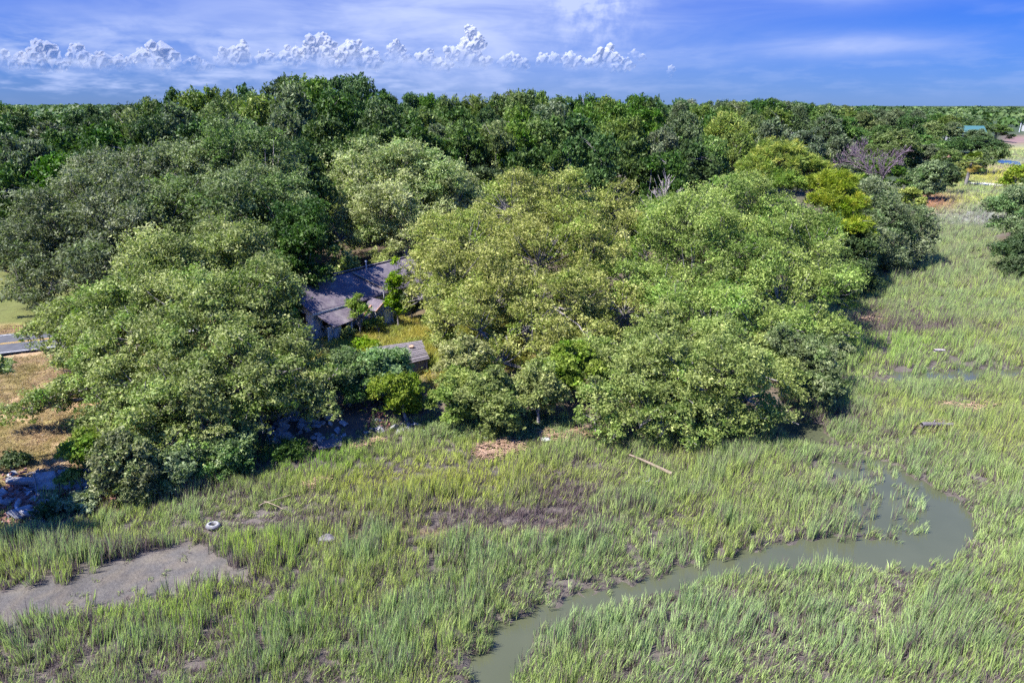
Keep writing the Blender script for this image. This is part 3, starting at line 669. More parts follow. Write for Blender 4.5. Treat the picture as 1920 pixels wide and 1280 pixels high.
def shrubs():
    g = 'shrubs between the house and the marsh'
    bush(655, 760, 2.1, 'oak_grey', 'greyish shrub left of the plank roofed shed', 41, 3.4, group=g)
    bush(715, 745, 2.0, 'palegreen', 'blue green leafy shrub covering the left side of the plank roofed shed', 42, 3.2, group=g)
    bush(762, 770, 1.9, 'bright', 'bright yellow green shrub just below the plank roofed shed', 43, 3.0, group=g)
    bush(850, 765, 2.1, 'bright', 'fresh green shrub right of the shed at the marsh edge', 44, 3.6, group=g)
    bush(930, 780, 2.0, 'oak_green', 'glossy shrub at the head of the marsh below the pale oak', 45, 4.0, group=g)
    bush(1010, 775, 1.9, 'oak_green', 'dark green shrub under the pale oak, next to the sprawling oak', 46, 4.4, group=g)
    bush(880, 720, 2.0, 'oak_pale', 'olive shrub below the lower left boughs of the pale oak', 47, 3.4, group=g)
    bush(1070, 740, 2.0, 'oak_green', 'tall green shrub filling the gap left of the sprawling oak', 48, 4.4, group=g)
    bush(250, 900, 2.0, 'oak_olive', 'bushy green shrub at the marsh edge under the front left oak', 49, 3.4, group=g)
    bush(175, 880, 1.4, 'oak_green', 'green shrub beside the brick rubble at lower left', 50, 2.4, group=g)
    bush(330, 880, 1.6, 'oak_grey', 'low shrub in shade right of the big bush under the left oak', 51, 2.0, group=g)
    bush(440, 862, 1.7, 'oak_grey', 'bramble in the shade at the foot of the riprap', 52, 2.2, group=g)
    bush(395, 842, 1.6, 'oak_grey', 'shrub between the dead branch and the bushy shrub', 58, 2.6, group=g)
    bush(540, 852, 1.0, 'dense', 'low dark bramble in front of the riprap blocks', 59, 1.0, group=g, z=.5)
    bush(125, 898, 0.8, 'bright', 'yellow green weed clump above the brick rubble', 53, 0.9, group=g)
    bush(100, 945, 0.8, 'palegreen', 'light green vine clump in front of the concrete rubble', 54, 0.8, group=g, z=0.5)
    bush(165, 938, 0.9, 'palegreen', 'pale weed clump between the rubble and the marsh grass', 55, 0.7, group=g, z=0.5)
    bush(85, 960, 0.7, 'dense', 'dark vine clump at the marsh side of the rubble heap', 56, 0.8, group=g, z=0.4)
    bush(30, 870, 0.8, 'dense', 'dark weed clump beside the fallen log at the left edge', 57, 0.6, group=g)
    # round the house
    h = 'saplings and vines around the ruined house'
    bush(676, 630, 0.85, 'bright', 'leafy vine covered sapling in front of the collapsed porch', 61, 3.8, 'sapling', 'sapling', h, z=1.2)
    bush(748, 612, 1.0, 'bright', 'tall leafy sapling growing through the house roof', 62, 6.4, 'sapling', 'sapling', h, z=1.2)
    bush(712, 626, .9, 'oak_green', 'green vine mound below the small gabled porch roof', 63, 1.5, 'sapling', 'sapling', h, z=1.2)
    bush(656, 640, .6, 'bright', 'spindly yellow green sapling beside the white wall', 64, 1.3, 'sapling', 'sapling', h, z=1.2)
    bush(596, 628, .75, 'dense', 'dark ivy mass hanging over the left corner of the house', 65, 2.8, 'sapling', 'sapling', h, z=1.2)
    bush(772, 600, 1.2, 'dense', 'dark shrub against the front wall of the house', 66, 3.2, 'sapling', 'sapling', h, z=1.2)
    bush(640, 560, 2.4, 'oak_pale', 'rounded light green tree just behind the left half of the roof', 67, 5.2, 'sapling', 'sapling', h, z=1.2, L=0.22, W=0.13, cr=0.7)
    bush(735, 540, 2.2, 'oak_green', 'green bush behind the ridge at the middle of the roof', 68, 4.6, 'sapling', 'sapling', h, z=1.2, L=0.22, W=0.13, cr=0.7)
    bush(690, 655, 1.1, 'bright', 'low weeds beside the yard between house and shed', 69, 0.8, 'sapling', 'sapling', h, z=1.2)
    bush(830, 650, 1.6, 'oak_pale', 'pale shrub at the right edge of the sunny yard', 70, 2.6, 'sapling', 'sapling', h, z=1.2)
    # shore shrubs further right
    k = 'shrubs on the far marsh shore'
    bush(1740, 372, 5.2, 'oak_grey', 'pale grey green shrub on the far marsh shore, left of the cedar', 71, 8.0, group=k, cr=1.4, L=0.5, W=0.28, z=0.6)
    bush(1772, 358, 3.0, 'cedar', 'dark conical cedar at the far marsh shore', 72, 8.5, 'cedar_tree', 'cedar', k, cr=1.0, L=0.45, W=0.2, z=0.6)
    bush(1700, 395, 3.4, 'oak_pale', 'low scrub in front of the bare purple tree', 73, 3.2, group=k, cr=1.1, L=0.4, W=0.24, z=0.6)
    bush(1836, 322, 5.5, 'oak_grey', 'grey brown bush right of the palm', 74, 7.0, group=k, cr=1.6, L=0.6, W=0.35, z=0.6)
    bush(1790, 338, 3.0, 'oak_green', 'green bush just left of the palm', 75, 4.0, group=k, cr=1.1, L=0.5, W=0.3, z=0.6)
    bush(1895, 352, 3.6, 'bright', 'bushy green shrub beyond the right hand oak', 76, 5.0, group=k, cr=1.1, L=0.5, W=0.3, z=0.3)


shrubs()


def bare_tree(base, h, spread, seed, label, mat, rad, name='bare_tree', levels=4, lean=(0, 0)):
    r = np.random.default_rng(seed); root = thing(name, base, label, 'bare tree', 'leafless trees in the wood')
    T = Tubes(); W = Tubes()
    def grow(p, d, ln, rd, lv):
        e = p + d * ln; m = (p + e) / 2 + r.normal(0, 0.06, 3) * ln
        (T if lv >= levels - 1 else W).add(bez(p, m, e, 4), np.linspace(max(rd, .028), max(rd * 0.6, .02), 4), 6 if lv >= levels - 1 else 3)
        if lv == 0: return
        for k in range(r.integers(3, 6)):
            q = p + (e - p) * r.uniform(0.45, 1.0); nd = unit(d + rdir(r, 1)[0] * spread + np.array([0, 0, 0.18]))
            grow(q, nd, ln * r.uniform(0.45, 0.75), rd * 0.5, lv - 1)
    grow(np.zeros(3), unit(np.array([lean[0], lean[1], 1.0])), h * 0.42, rad, levels)
    obj('trunk', T.mesh('trunk', M[mat]), root); obj('crown', W.mesh('crown', M[mat]), root)


def bare_trees():
    bare_tree(gxy(57, 110), 16.5, 0.75, 81, 'large bare purple grey tree beside the far marsh', 'purple_twig', 0.24, levels=5)
    bare_tree(gxy(51, 122), 10.0, 0.75, 82, 'bare purple scrub tree left of the large bare tree', 'purple_twig', 0.16, levels=5)
    bare_tree(gxy(29, 92), 12.5, 0.7, 83, 'bare purple tree peeping out left of the taller pine', 'purple_twig', 0.16, levels=5)
    bare_tree(gxy(15.5, 69), 12.0, 0.5, 84, 'dead pale grey snag between the pale oak and the domed oak', 'deadwood', 0.16, levels=4)
    bare_tree(gxy(8.8, 91), 12.0, 0.35, 85, 'broken pale trunk leaning against the dark wood above the pale oak', 'deadwood', 0.22, levels=2, lean=(0.25, 0))
    bare_tree(gxy(-14.8, 41.6), 5.0, 0.6, 86, 'twisted pale dead branch standing in front of the left oak riprap', 'deadwood', 0.1, levels=3, lean=(-0.1, -0.2))


bare_trees()

# ------------------------------------------------------------------ the wood
def proto_tree(kind, seed, leaf, n):
    """a 10 m tall, 10 m wide forest tree as (trunk mesh, crown mesh)"""
    r = np.random.default_rng(seed); lobes = [(0, 0, 6.0, 3.6, 3.6, 3.2)]
    for k in range(10):
        a = k * 2.4 + r.uniform(-.4, .4); t = r.uniform(0, 1); q = 3.3 * math.sqrt(1 - 0.6 * t); s = r.uniform(1.1, 1.9)
        lobes.append((q * math.cos(a), q * math.sin(a), 2.6 + 5.3 * t, s, s, s * r.uniform(.75, 1.05)))
    for k in range(3):
        a = r.uniform(0, 6.28); q = r.uniform(0.3, 1.8); s = r.uniform(1.0, 1.6); lobes.append((q * math.cos(a), q * math.sin(a), 9.6 - s * 0.8, s, s, s * 0.8))
    for k in range(6):
        a = r.uniform(0, 6.28); s = r.uniform(0.9, 1.4); lobes.append((3.2 * math.cos(a), 3.2 * math.sin(a), 1.5, s, s, s))
    if kind != 'pine': big = lobes; lobes = break_up(r, lobes, .8)
    else: big = lobes
    CL = clumps_on(r, lobes, 0.62 if kind != 'pine' else 0.6, 0.75)
    T = limbs(r, (0, 0, 0), (0, 0, 4.2), big[:9], CL, 0.28, 30, 5)
    if kind == 'pine': V, Fc, lv = leaf_quads(r, CL, n, leaf * 1.5, leaf * 0.3, style='needle', inner=0.3)
    else: V, Fc, lv = leaf_quads(r, CL, n, leaf, leaf * 0.6)
    return T.mesh('trunk', M['bark']), mesh_np('crown', V, Fc, M[kind], lv)


ORD = ['leftmost', 'second', 'third', 'fourth', 'fifth', 'sixth', 'seventh', 'eighth', 'ninth', 'tenth', '11th', '12th', '13th', '14th', '15th', '16th', '17th', '18th', '19th', '20th', '21st', '22nd', '23rd', '24th', '25th', '26th', '27th', '28th', '29th', '30th']
KWORD = {'wood_grey': 'grey green', 'wood_green': 'mid green', 'forest_green': 'fresh green', 'dense': 'dark green', 'oak_grey': 'grey green', 'bright': 'fresh green', 'oak_green': 'mid green', 'oak_pale': 'olive', 'pine': 'yellow green pine'}


def forest():
    P = {}
    for kind, cnt in (('dense', 4), ('wood_grey', 3), ('forest_green', 2), ('wood_green', 3), ('pine', 1), ('oak_pale', 1)):
        P[kind] = [proto_tree(kind, 100 + 13 * j + hash_kind(kind), 0.36, 15000) for j in range(cnt)]
    r = np.random.default_rng(5)
    rows = [
        ('first row of the left wood', 84, [(-60, 330), (0, 300), (100, 292), (200, 275), (300, 275), (400, 268), (520, 258), (600, 280)], 84, ['dense', 'dense', 'forest_green', 'wood_green']),
        ('second row of the left wood', 99, [(-60, 262), (0, 250), (100, 245), (250, 225), (400, 212), (550, 206), (650, 215), (760, 245)], 84, ['dense', 'dense', 'wood_green', 'wood_grey']),
        ('third row of the left wood', 115, [(-60, 228), (0, 218), (90, 226), (160, 215), (260, 203), (350, 188), (480, 172), (560, 168), (660, 172), (720, 198), (800, 215), (960, 225)], 76, ['dense', 'wood_green', 'wood_grey', 'forest_green', 'wood_green']),
        ('skyline row at left', 134, [(-60, 195), (0, 195), (50, 194), (88, 212), (130, 200), (165, 190), (240, 200), (290, 172), (330, 158), (400, 160), (440, 165), (500, 148), (560, 138), (610, 148), (655, 140), (700, 158), (740, 185)], 48, ['dense', 'wood_green', 'dense', 'forest_green']),
        ('front row above the pale oak', 97, [(905, 300), (960, 272), (1060, 255), (1180, 250), (1245, 285)], 66, ['dense']),
        ('second row above the pale oak', 118, [(760, 236), (900, 226), (1000, 216), (1100, 210), (1200, 216), (1280, 250), (1330, 270)], 68, ['dense', 'wood_green', 'wood_grey', 'wood_green']),
        ('third row above the pale oak', 146, [(740, 200), (850, 198), (1000, 190), (1100, 192), (1200, 198), (1310, 226)], 60, ['wood_grey', 'wood_green', 'dense', 'forest_green']),
        ('skyline row at the centre', 186, [(725, 176), (800, 175), (900, 178), (960, 168), (985, 166), (1060, 180), (1180, 176), (1240, 183), (1330, 200)], 42, ['dense', 'wood_green', 'wood_green', 'forest_green']),
        ('row above the domed oak', 131, [(1260, 275), (1330, 248), (1400, 244), (1480, 262)], 62, ['wood_grey', 'wood_green']),
        ('row behind the pines', 160, [(1295, 228), (1375, 208), (1460, 218), (1540, 245), (1620, 262)], 56, ['wood_green', 'wood_grey', 'dense']),
        ('second row behind the pines', 210, [(1310, 202), (1450, 196), (1560, 214), (1660, 235), (1760, 258)], 48, ['dense', 'wood_grey', 'wood_green', 'forest_green']),
        ('third row behind the pines', 285, [(1310, 192), (1450, 184), (1600, 203), (1700, 217), (1800, 234), (1865, 250)], 40, ['dense', 'wood_green', 'wood_grey']),
        ('row under the right skyline', 385, [(1300, 190), (1450, 188), (1600, 197), (1750, 212), (1880, 232)], 32, ['dense', 'wood_green', 'wood_grey']),
        ('shore row beside the bare purple tree', 158, [(1580, 305), (1640, 290), (1700, 300)], 44, ['wood_green', 'wood_grey']),
        ('shore row behind the palm', 205, [(1640, 270), (1700, 262), (1760, 270), (1800, 282)], 34, ['wood_green', 'dense', 'wood_grey']),
        ('shore row before the teal roof', 265, [(1720, 250), (1800, 256), (1845, 262)], 34, ['dense', 'wood_green', 'dense']),
    ]
    used = {}
    for rname, Y, prof, sp, kinds in rows:
        px = prof[0][0]; k = 0; xs, ys = zip(*prof); last = None
        while px <= prof[-1][0]:
            x_ = px + r.uniform(-.18, .18) * sp; Yj = Y * r.uniform(0.96, 1.04)
            tp = AT(x_, np.interp(x_, xs, ys) + r.uniform(-4, 7) * (90 / Y), Yj); x, y = tp[0], tp[1]; g = HZ(x, y)
            kind = kinds[r.integers(len(kinds))]
            rad = sp * r.uniform(0.72, 0.98) * Yj / F
            rel = np.array([x, y]) - ROAD_A; off = abs(-ROAD_D[1] * rel[0] + ROAD_D[0] * rel[1]); al = rel @ ROAD_D
            px += sp
            if off < 6 and al < 40: continue
            h = max(tp[2] - g, 3.5); j = r.integers(len(P[kind])); tm, cm = P[kind][j]
            sc = max(rad, h * 0.30) / 4.6
            t = thing('forest_tree', (x, y, g), f'{KWORD[kind]} tree, {ORD[k]}{"" if k == 0 else " from the left"} in the {rname}', 'tree', 'trees of the wood', r.uniform(0, 6.28))
            t.scale = (sc, sc * r.uniform(.9, 1.1), h / 10.0)
            obj('trunk', tm, t); obj('crown', cm, t); k += 1
    # a few singled-out crowns
    for (px_, py_, Y, rm, kind, lab) in [(1370, 205, 158, 7.0, 'pine', 'rounded yellow green pine rising from the wood right of centre'),
                                         (1215, 182, 178, 6.0, 'dense', 'dark round crown standing on the skyline right of centre'),
                                         (1275, 200, 170, 5.0, 'wood_grey', 'brownish grey crown under the skyline right of centre'),
                                         (1455, 183, 260, 9.0, 'dense', 'ragged tall crown breaking the skyline above the pines'),
                                         (640, 142, 130, 5.0, 'dense', 'tall dark crown at the right shoulder of the left skyline'),
                                         (985, 166, 178, 6.0, 'wood_green', 'tall crown poking above the skyline at the centre'),
                                         (1845, 255, 262, 9.0, 'dense', 'dark green rounded tree at the marsh corner, right of the teal roof')]:
        tp = AT(px_, py_, Y); g = HZ(tp[0], tp[1]); h = tp[2] - g; tm, cm = P[kind][0]; sc = rm / 4.6
        t = thing('forest_tree', (tp[0], tp[1], g), lab, 'tree', 'trees of the wood', RNG.uniform(0, 6.28)); t.scale = (sc, sc, h / 10)
        obj('trunk', tm, t); obj('crown', cm, t)


def hash_kind(k): return sum(ord(c) for c in k) % 50


forest()


def distant_forest():
    r = np.random.default_rng(77); Vs = []; lvs = []
    n = 0; cs = []
    for Y0, Y1, cnt, rad in ((430, 620, 260, 6), (620, 950, 380, 8), (950, 1600, 520, 11), (1600, 3200, 620, 18)):
        Y = r.uniform(Y0, Y1, cnt * 3); u = r.uniform(-0.85, 0.88, cnt * 3); x = u * Y
        edge = (1900 - 960) / F * Y * 1.02 - 10
        ok = ((x < 0.66 * Y) | (Y > 640)); x = x[ok][:cnt]; Y = Y[ok][:cnt]
        top = np.where(x / Y > 0.25, 15.5 - 6.5 * (x / Y - 0.25) / 0.5, 16.5) + r.normal(0, 1.6, len(x))
        for a, b, t in zip(x, Y, top): cs.append((a, b, t, rad * r.uniform(.7, 1.3)))
    cs = np.array(cs)
    per = 70; k = len(cs); d = rdir(r, k * per); d[:, 2] = np.abs(d[:, 2])
    ci = np.repeat(np.arange(k), per); R = cs[ci, 3]
    lump = 1 + 0.25 * np.sin(d[:, 0] * 5 + ci) * np.sin(d[:, 1] * 6 + ci * 2)
    P = np.stack([cs[ci, 0] + d[:, 0] * R * lump, cs[ci, 1] + d[:, 1] * R * lump, cs[ci, 2] * (0.35 + 0.65 * d[:, 2] * r.uniform(.85, 1.0, len(d)) * lump)], -1)
    nr = unit(d + rdir(r, len(d)) * 0.6); t = rdir(r, len(d)); b = unit(np.cross(nr, t)); t = np.cross(b, nr); s = (R * 0.22 * r.uniform(.6, 1.4, len(d)))[:, None]
    V = np.stack([P - t * s * 1.1, P + b * s * 1.1 + t * s * .4, P + t * s - b * s], 1).reshape(-1, 3)
    lv = np.clip(r.random(k)[ci] * 0.6 + r.random(len(d)) * 0.4, 0, 1)
    o = obj('distant_forest', mesh_np('distant_forest', V, np.arange(len(V)).reshape(-1, 3), M['dense'], {'lv': ('POINT', np.repeat(lv, 3)), 'hv': ('POINT', np.repeat(r.random(k)[ci], 3))}))
    tag(o, 'far dark green wood running to the horizon', 'forest', kind='stuff')


distant_forest()

# ------------------------------------------------------------------ hard things: house, shed, poles, debris
class MB:
    def __init__(s): s.bm = bmesh.new()
    def box(s, x0, x1, y0, y1, z0, z1):
        vs = [s.bm.verts.new(p) for p in ((x0, y0, z0), (x1, y0, z0), (x1, y1, z0), (x0, y1, z0), (x0, y0, z1), (x1, y0, z1), (x1, y1, z1), (x0, y1, z1))]
        for f in ((3, 2, 1, 0), (4, 5, 6, 7), (0, 1, 5, 4), (1, 2, 6, 5), (2, 3, 7, 6), (3, 0, 4, 7)): s.bm.faces.new([vs[i] for i in f])
        return s
    def slab(s, pts, th):                   # polygon thickened downwards along its normal
        P = [Vector(p) for p in pts]; n = (P[1] - P[0]).cross(P[2] - P[0]).normalized()
        if n.z < 0: P.reverse(); n = -n
        a = [s.bm.verts.new(p) for p in P]; b = [s.bm.verts.new(p - n * th) for p in P]
        s.bm.faces.new(a); s.bm.faces.new(b[::-1])
        for i in range(len(P)): s.bm.faces.new((a[i - 1], b[i - 1], b[i], a[i]))
        return s
    def beam(s, a, b, w, t):
        a = Vector(a); b = Vector(b); d = (b - a).normalized(); u = d.cross(Vector((0, 0, 1))); u = u.normalized() if u.length > 1e-3 else Vector((1, 0, 0)); v = u.cross(d)
        A = [s.bm.verts.new(a + u * w * i / 2 + v * t * j / 2) for i, j in ((-1, -1), (1, -1), (1, 1), (-1, 1))]; Bv = [s.bm.verts.new(b + u * w * i / 2 + v * t * j / 2) for i, j in ((-1, -1), (1, -1), (1, 1), (-1, 1))]
        s.bm.faces.new(A[::-1]); s.bm.faces.new(Bv)
        for i in range(4): s.bm.faces.new((A[i - 1], A[i], Bv[i], Bv[i - 1]))
        return s
    def mesh(s, name, mat):
        bmesh.ops.recalc_face_normals(s.bm, faces=s.bm.faces); me = bpy.data.meshes.new(name); s.bm.to_mesh(me); s.bm.free(); me.materials.append(mat); return me
    def build(s, name, mat, parent=None): return obj(name, s.mesh(name, mat), parent)


def tube_obj(name, P, R, mat, parent=None, sides=8):
    T = Tubes(); T.add(P, R, sides); return obj(name, T.mesh(name, mat), parent)


def house():
    E0 = G(588, 584, 3.75); E1 = G(830, 516, 3.75); a = (E1 - E0)[:2]; Lh = float(np.linalg.norm(a)); ang = math.atan2(a[1], a[0])
    zb = 1.15; t = thing('ruined_house', (E0[0], E0[1], zb), 'abandoned white clapboard house with sagging dark shingle roof and collapsed porch', 'house', rz=ang)
    ez = 2.6; rz_ = 4.35; D = 6.6
    w = MB()
    def wall(x0, x1, y0, y1, gaps, along):
        # wall strip with openings (s0, s1, z0, z1)
        s0, s1 = (x0, x1) if along == 'x' else (y0, y1); cuts = sorted(gaps); p = s0
        def seg(u0, u1, z0, z1):
            if u1 - u0 < 0.01 or z1 - z0 < 0.01: return
            if along == 'x': w.box(u0, u1, y0, y1, z0, z1)
            else: w.box(x0, x1, u0, u1, z0, z1)
        for g0, g1, z0, z1 in cuts:
            seg(p, g0, 0, ez); seg(g0, g1, 0, z0); seg(g0, g1, z1, ez); p = g1
        seg(p, s1, 0, ez)
    fw = [(1.1, 1.8, 0.9, 2.1), (2.8, 3.7, 0.0, 2.1), (9.6, 10.4, 0.9, 2.1), (11.4, 12.1, 0.9, 2.1)]
    lw = [(1.4, 2.2, 0.9, 2.1), (4.2, 5.0, 0.9, 2.1)]
    wall(0.35, Lh - .35, 0.45, 0.60, fw, 'x'); wall(0.35, Lh - .35, D - .6, D - .45, [], 'x')
    wall(0.20, 0.35, 0.45, D - .45, lw, 'y'); wall(Lh - .35, Lh - .20, 0.45, D - .45, [], 'y')
    w.build('wall', M['clap'], t)
    for i, xx in enumerate((0.2, Lh - 0.35)):
        g = MB(); bm = g.bm
        tri = [(xx, 0.45, ez), (xx, D - .45, ez), (xx, D / 2, rz_ - .25)]
        A = [bm.verts.new(p) for p in tri]; Bv = [bm.verts.new((p[0] + .15, p[1], p[2])) for p in tri]
        bm.faces.new(A); bm.faces.new(Bv[::-1])
        for k in range(3): bm.faces.new((A[k - 1], Bv[k - 1], Bv[k], A[k]))
        g.build('gable_wall', M['clap'], t)
    for g0, g1, z0, z1 in fw:
        if z0 > 0:
            wn = MB().box(g0, g1, .52, .56, z0, z1).build('window', M['dark_void'], t)
            f = MB()
            f.box(g0 - .06, g0, .40, .448, z0 - .06, z1 + .06); f.box(g1, g1 + .06, .40, .448, z0 - .06, z1 + .06); f.box(g0, g1, .40, .448, z1, z1 + .06); f.box(g0, g1, .38, .448, z0 - .06, z0)
            f.build('frame', M['white'], wn)
    dr = MB().box(2.85, 3.65, 0.62, 0.68, 0.0, 2.05).build('door', M['dark_void'], t)
    MB().box(2.74, 2.8, 0.41, 0.448, 0, 2.16).box(3.7, 3.76, 0.41, 0.448, 0, 2.16).box(2.8, 3.7, 0.41, 0.448, 2.1, 2.16).build('frame', M['white'], dr)
    for g0, g1, z0, z1 in lw:
        MB().box(.26, .30, g0, g1, z0, z1).build('window', M['dark_void'], t)
    MB().box(0.5, Lh - .5, 0.7, D - .7, 0.02, 0.08).build('floor', M['greywood'], t)
    # roof: a sagging sheet for each slope
    def slope(name, y_e, y_r):
        nx, ny = 28, 10; V = []
        for j in range(ny + 1):
            for i in range(nx + 1):
                u = i / nx; v = j / ny; x = -0.25 + u * (Lh + .5); y = y_e + (y_r - y_e) * v
                sag = 0.16 * math.sin(math.pi * min(1, u * 1.6)) * (0.4 + 0.6 * v) + 0.05 * math.sin(7 * u + 3 * v)
                V.append((x, y, ez - .12 + (rz_ - ez + .12) * v - sag * (1 if u < .62 else .3)))
        V = np.array(V); k = (nx + 1) * (ny + 1); V2 = np.vstack([V, V - [0, 0, .09]])
        idx = np.arange(k).reshape(ny + 1, nx + 1); f = np.stack([idx[:-1, :-1], idx[:-1, 1:], idx[1:, 1:], idx[1:, :-1]], -1).reshape(-1, 4)
        brd = np.concatenate([idx[0], idx[1:, -1], idx[-1, -2::-1], idx[-2:0:-1, 0]]); nb = np.roll(brd, -1)
        return obj(name, mesh_np(name, V2, np.vstack([f, f[:, ::-1] + k, np.stack([brd, brd + k, nb + k, nb], -1)]), M['shingle']), t)
    rf = slope('front_roof', -0.15, D / 2); slope('back_roof', D + .15, D / 2)
    MB().beam((-0.2, D / 2, rz_ + .0), (Lh + .2, D / 2, rz_ + .03), 0.22, 0.06).build('ridge_cap', M['shingle'], t)
    MB().beam((6.9, D / 2 - .4, rz_ - .12), (8.4, 0.0, ez + .06), 0.2, 0.08).build('loose_board', M['driftwood'], t)
    MB().beam((-0.25, -0.19, ez - .2), (4.6, -0.19, ez - .25), 0.04, 0.17).build('fascia_board', M['white'], t)
    # vent pipes
    T = Tubes(); T.add([(8.7, D / 2 - .3, rz_ - .4), (8.7, D / 2 - .3, rz_ + .55)], [.06, .06], 8); T.add([(8.7, D / 2 - .3, rz_ + .5), (8.7, D / 2 - .3, rz_ + .66)], [.12, .10], 8); obj('vent_pipe', T.mesh('vent_pipe', M['metal']), t)
    T = Tubes(); T.add([(7.6, -0.35, 0.1), (7.6, -0.35, ez + .75)], [.055, .055], 8); obj('vent_pipe', T.mesh('vent_pipe', M['white']), t)
    # collapsed lean-to porch on the left
    MB().slab([(0.1, -0.25, ez - .32), (4.6, -0.25, ez - .34), (4.1, -1.7, ez - 1.0), (0.5, -1.9, ez - 1.15)], .07).build('porch_roof', M['shingle'], t)
    MB().slab([(3.4, -0.6, ez - .32), (4.9, -0.4, ez - .28), (5.3, -1.6, ez - .75), (3.9, -1.9, ez - 1.2)], .06).build('fallen_roof_sheet', M['greywood'], t)
    MB().beam((3.7, -1.75, ez - 1.05), (5.4, -1.0, ez - .55), .13, .13).build('broken_rafter', M['rust'], t)
    MB().beam((4.3, -1.9, ez - 1.25), (5.1, -0.8, ez - .7), .11, .11).build('broken_rafter', M['rust'], t)
    MB().beam((0.8, -1.6, 0), (0.6, -1.55, ez - 1.05), .14, .14).build('porch_post', M['white'], t)
    MB().beam((2.4, -1.7, 0), (2.7, -1.5, ez - 1.05), .14, .14).build('porch_post', M['white'], t)
    MB().beam((3.0, -1.9, 0), (3.9, -1.5, ez - 1.1), .12, .12).build('porch_post', M['white'], t)
    MB().box(0.1, 1.5, -1.5, -1.42, 0, 1.4).build('porch_wall', M['clap'], t)
    # small gabled porch
    px0, px1, yo = 5.2, 7.2, -1.9; pm = (px0 + px1) / 2
    MB().slab([(px0 - .15, yo, 1.75), (pm, yo, 2.45), (pm, 0.3, 2.5), (px0 - .15, 0.2, 1.8)], .06).build('porch_roof', M['shingle'], t)
    MB().slab([(px1 + .2, yo, 1.75), (px1 + .2, 0.2, 1.8), (pm, 0.3, 2.5), (pm, yo, 2.45)], .06).build('porch_roof', M['shingle'], t)
    MB().beam((px0 - .15, yo - .03, 1.70), (pm, yo - .03, 2.40), .04, .12).build('rake_board', M['rust'], t)
    MB().beam((px1 + .2, yo - .03, 1.70), (pm, yo - .03, 2.40), .04, .12).build('rake_board', M['white'], t)
    for xx in (px0, px1): MB().beam((xx, yo + .15, 0), (xx, yo + .15, 1.8), .12, .12).build('porch_post', M['white'], t)
    MB().box(px0 - .2, px1 + .2, yo, 0.4, 0.0, 0.22).build('porch_step', M['concrete'], t)
    MB().box(px0 + 1.2, px0 + 2.0, yo + .3, yo + .36, 0.22, 1.5).build('porch_wall', M['clap'], t)


house()


def shed():
    TL, TR, BR, BL = G(690, 652, 2.7), G(790, 637, 2.7), G(805, 672, 2.35), G(728, 690, 2.35)
    c = (TL + TR + BR + BL) / 4; g = HZ(c[0], c[1])
    t = thing('plank_shed', (c[0], c[1], g), 'low shed with weathered grey plank roof in the sunny yard', 'shed')
    o = np.array([c[0], c[1], g]); n = 13; r = np.random.default_rng(3)
    for k in range(n):
        v0 = k / n + 0.008; v1 = (k + 1) / n - 0.008; dz = r.uniform(-.02, .03); a = r.uniform(0, .03); b = 1 + r.uniform(-.02, .02)
        q = lambda u, v: (TL * (1 - u) * (1 - v) + TR * u * (1 - v) + BR * u * v + BL * (1 - u) * v) - o + np.array([0, 0, dz])
        MB().slab([q(a, v0), q(b, v0), q(b, v1), q(a, v1)], .035).build('plank', M['greywood'], t)
    for p in (TL, TR, BR, BL):
        q = (p - o) * np.array([.9, .9, 1]); MB().beam((q[0], q[1], -0.2), (q[0], q[1], q[2] - .11), .12, .12).build('post', M['greywood'], t)
    for p, q in ((TL, TR), (BL, BR)):
        a = (p - o) * [.9, .9, 1] - [0, 0, .06]; b = (q - o) * [.9, .9, 1] - [0, 0, .06]; MB().beam(a, b, .09, .07).build('beam', M['greywood'], t)
    for p, q in ((BL, BR), (BR, TR), (TL, TR), (TL, BL)):
        a = (p - o) * [.87, .87, 0]; b = (q - o) * [.87, .87, 0]; hgt = min((p - o)[2], (q - o)[2]) - .13
        d = b - a; nb = int(np.linalg.norm(d) / .5)
        for i in range(nb):
            s0 = a + d * (i + .03) / nb; s1 = a + d * (i + .97) / nb; MB().slab([s0, s1, s1 + [0, 0, hgt], s0 + [0, 0, hgt]], .03).build('wall_plank', M['greywood'], t)
    p = (G(771, 651, 2.66)); m = MB(); bmesh.ops.create_icosphere(m.bm, subdivisions=2, radius=.2)
    for v in m.bm.verts: v.co = Vector((v.co.x * 1.1, v.co.y, v.co.z * .6)) * (1 + .15 * math.sin(9 * v.co.x + 7 * v.co.y))
    q = m.build('dead_branch_clump', M['straw']); q.location = (p[0], p[1], 2.72); tag(q, 'small brown clump of debris lying on the plank roof', 'debris')


shed()


